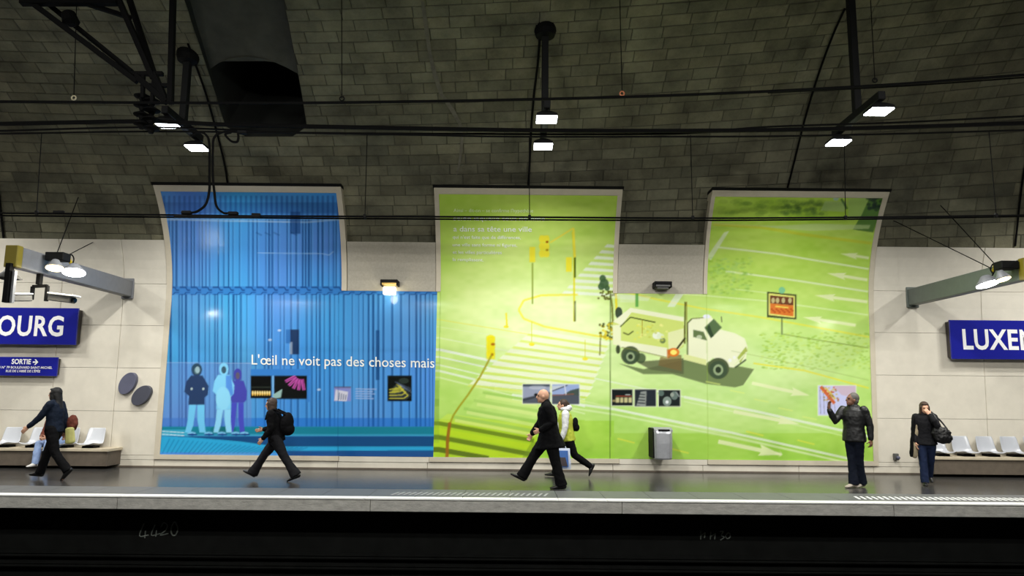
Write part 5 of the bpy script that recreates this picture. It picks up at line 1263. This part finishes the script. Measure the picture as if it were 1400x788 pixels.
# 4  woman in lime waistcoat
q = atZ(770, 653, 0)
c4 = person('woman in lime padded waistcoat with white sleeves walking behind bald man', (atY(775, 600, q[1])[0], q[1]), 180, 1.60, dict(legL=(-22, 34, -62), legR=(20, 2, 5), armL=(2, 8, 14, 4), armR=(20, 10, 20, 4), female=True, jacket='cloth_lime', sleeve_mat='cloth_white', hair='pony', hair_mat='hair_brown', jacket_len=0.09, lean=5, bulk=1.1, jacket_hem=(0.185, 0.17), shoes='shoe_black', curlL=70, hem=0.06, head_fwd=0.045))
o = BM(); h_ = c4['shl'] + Vector((-0.02, 0, 0.09)); ellipsoid(o, h_, (0.13, 0.13, 0.06), None, 16); ellipsoid(o, h_ + Vector((-0.07, 0, 0.03)), (0.07, 0.11, 0.055), None, 12); evalmesh('hood', o, remesh(0.011, 1, 0.02), 'cloth_white', c4['root'])
backpack(c4, (0.07, 0.11, 0.15), 'cloth_black', 0.13, straps=False)
wr = c4['root'].matrix_basis @ c4['arms']['L'][2]
bpy.context.view_layer.update()
wr = c4['root'].matrix_world @ c4['arms']['L'][2]; wr = wr + Vector((0.0, -0.02, -0.12))
root = empty('carrier_bag', (wr.x, wr.y, wr.z - 0.48)); tag(root, 'pale plastic carrier bag with blue print held by woman in lime', 'bag')
def slab_bag(name, w0_, w1_, h0, h1, d_, m, dy=0.0, x_off=0.0):
    b = BM(); vs = []
    for z, ww, dd in ((h0, w0_, d_ * 0.7), ((h0 * .7 + h1 * .3), (w0_ * .7 + w1_ * .3) * 1.03, d_), ((h0 * .3 + h1 * .7), (w0_ * .3 + w1_ * .7) * 1.01, d_ * .85), (h1, w1_, d_ * 0.35)):
        for sx_, sy_ in ((-1, -0.8), (-0.5, -1), (0.5, -1), (1, -0.8), (1, 0.8), (0.5, 1), (-0.5, 1), (-1, 0.8)): vs.append(b.verts.new((wr.x + x_off + sx_ * ww / 2, wr.y + dy + sy_ * dd / 2, z)))
    for r in range(3):
        for k in range(8): b.faces.new((vs[8 * r + k], vs[8 * r + (k + 1) % 8], vs[8 * r + 8 + (k + 1) % 8], vs[8 * r + 8 + k]))
    b.faces.new(vs[0:8]); b.faces.new(vs[24:32]); return build(name, b, m, root)
zt_ = wr.z - 0.06; slab_bag('bag_body', 0.34, 0.30, zt_ - 0.40, zt_, 0.10, 'bag_plastic')
slab_bag('blue_print', 0.24, 0.22, zt_ - 0.36, zt_ - 0.04, 0.012, 'bag_blue', dy=-0.052); slab_bag('dark_print', 0.2, 0.12, zt_ - 0.34, zt_ - 0.17, 0.010, 'bag_dark', dy=-0.06)
b = BM(); tube(b, [(wr.x - 0.08, wr.y, zt_ - 0.01), (wr.x - 0.04, wr.y, wr.z + 0.05), (wr.x + 0.03, wr.y, wr.z + 0.05), (wr.x + 0.08, wr.y, zt_ - 0.01)], 0.010, 6, 4); build('handle', b, 'bag_plastic', root)
# 5  grey-haired man raising a hand
q = atZ(1166, 667, 0)
c5 = person('grey-haired man in black jacket and dark jeans raising one hand near right poster', (atY(1168, 600, q[1])[0], q[1]), 206, 1.74, dict(legL=(-7, 3, -2), legR=(7, 5, 0), armL=(-12, 12, 16, 4), armR=(40, 10, 112, 2), head_yaw=-20, jacket='leather_black', trousers='denim_dark', shoes='shoe_grey', hair='short', hair_mat='hair_grey', skin='skin_dark', jacket_len=0.08, lean=-2, build=1.04, bulk=1.04, hem=0.095, thigh=0.94, spread=-0.055, twist=14, head_pitch=8, handR=(0.1, 0.1, 1), curlR=20, curlL=45))
# 6  woman with shoulder bag
q = atZ(1268, 664, 0)
c6 = person('woman in charcoal jacket and jeans with hand at her mouth', (q[0] + 0.03, q[1]), 250, 1.58, dict(legL=(-16, 20, -22), legR=(5, 4, 0), armL=(0, 0, 0, 0), ikL=(0.145, 0.05, -0.13), ikhead=True, handL=(-0.3, -0.45, 0.85), palmL=(-1, 0, 0), poleL=(0.3, 0.5, -1), armR=(-4, 10, 22, 0), female=True, jacket='cloth_char', trousers='denim_blue', shoes='shoe_black', hair='bob', hair_mat='hair_brown', jacket_len=0.07, lean=4, bulk=1.02, jacket_hem=(0.205, 0.17), hem=0.085, head_yaw=4, head_pitch=-8, spread=-0.01))
bpy.context.view_layer.update()
m6 = c6['root'].matrix_world; sh6 = m6 @ (c6['shl'] + Vector((0.02, 0.12, 0.07))); bag6 = m6 @ (c6['pel'] + Vector((0.12, 0.26, 0.13)))
root = empty('shoulder_bag', tuple(bag6)); tag(root, 'large glossy black shoulder bag hanging at the side of the charcoal-jacketed woman', 'bag')
b = BM(); v0 = Vector(bag6); ellipsoid(b, v0, (0.19, 0.10, 0.15), Matrix.Rotation(0.5, 3, 'Y'), 20); ellipsoid(b, v0 + Vector((0.02, 0, -0.05)), (0.17, 0.11, 0.12), None, 18)
me_o = evalmesh('bag_body', b, remesh(0.012, 1, 0.05), 'leather_black', None); me_o.parent = root; me_o.location = -Vector(root.location)
b = BM(); tube(b, [tuple(v0 + Vector((-0.10, -0.02, 0.12))), tuple(sh6.lerp(v0, 0.4) + Vector((-0.04, -0.10, 0.05))), tuple(sh6 + Vector((0, 0, 0.02))), tuple(sh6.lerp(v0, 0.4) + Vector((0.12, 0.02, 0.0))), tuple(v0 + Vector((0.11, 0, 0.1)))], 0.014, 6, 5); build('strap', b, 'leather_black', root)
h6 = m6 @ c6['arms']['R'][2]
root = empty('folded_coat', tuple(h6)); tag(root, 'tan and black garment hanging over arm of the charcoal-jacketed woman', 'coat')
for nm, mt, dx, w_ in (('tan_lining', 'tan', 0.0, 0.05), ('black_edge', 'cloth_black', -0.055, 0.02)):
    b = BM(); t_ = Vector((h6.x + dx, h6.y + 0.03, h6.z)); sweep(b, [t_ + Vector((0.07, 0, 0.46)), t_ + Vector((0.05, 0, 0.25)), t_ + Vector((0.0, 0, 0)), t_ + Vector((-0.02, 0, -0.22)), t_ + Vector((-0.02, 0, -0.26))], [(w_, 0.05), (w_, 0.05), (w_ * 1.1, 0.05), (w_ * 1.3, 0.05), (w_, 0.04)], (1, 0, 0), 12)
    o = evalmesh(nm, b, remesh(0.010, 1, 0.015), mt, None); o.parent = root; o.location = -Vector(root.location)
print('scene built', len(bpy.data.objects))
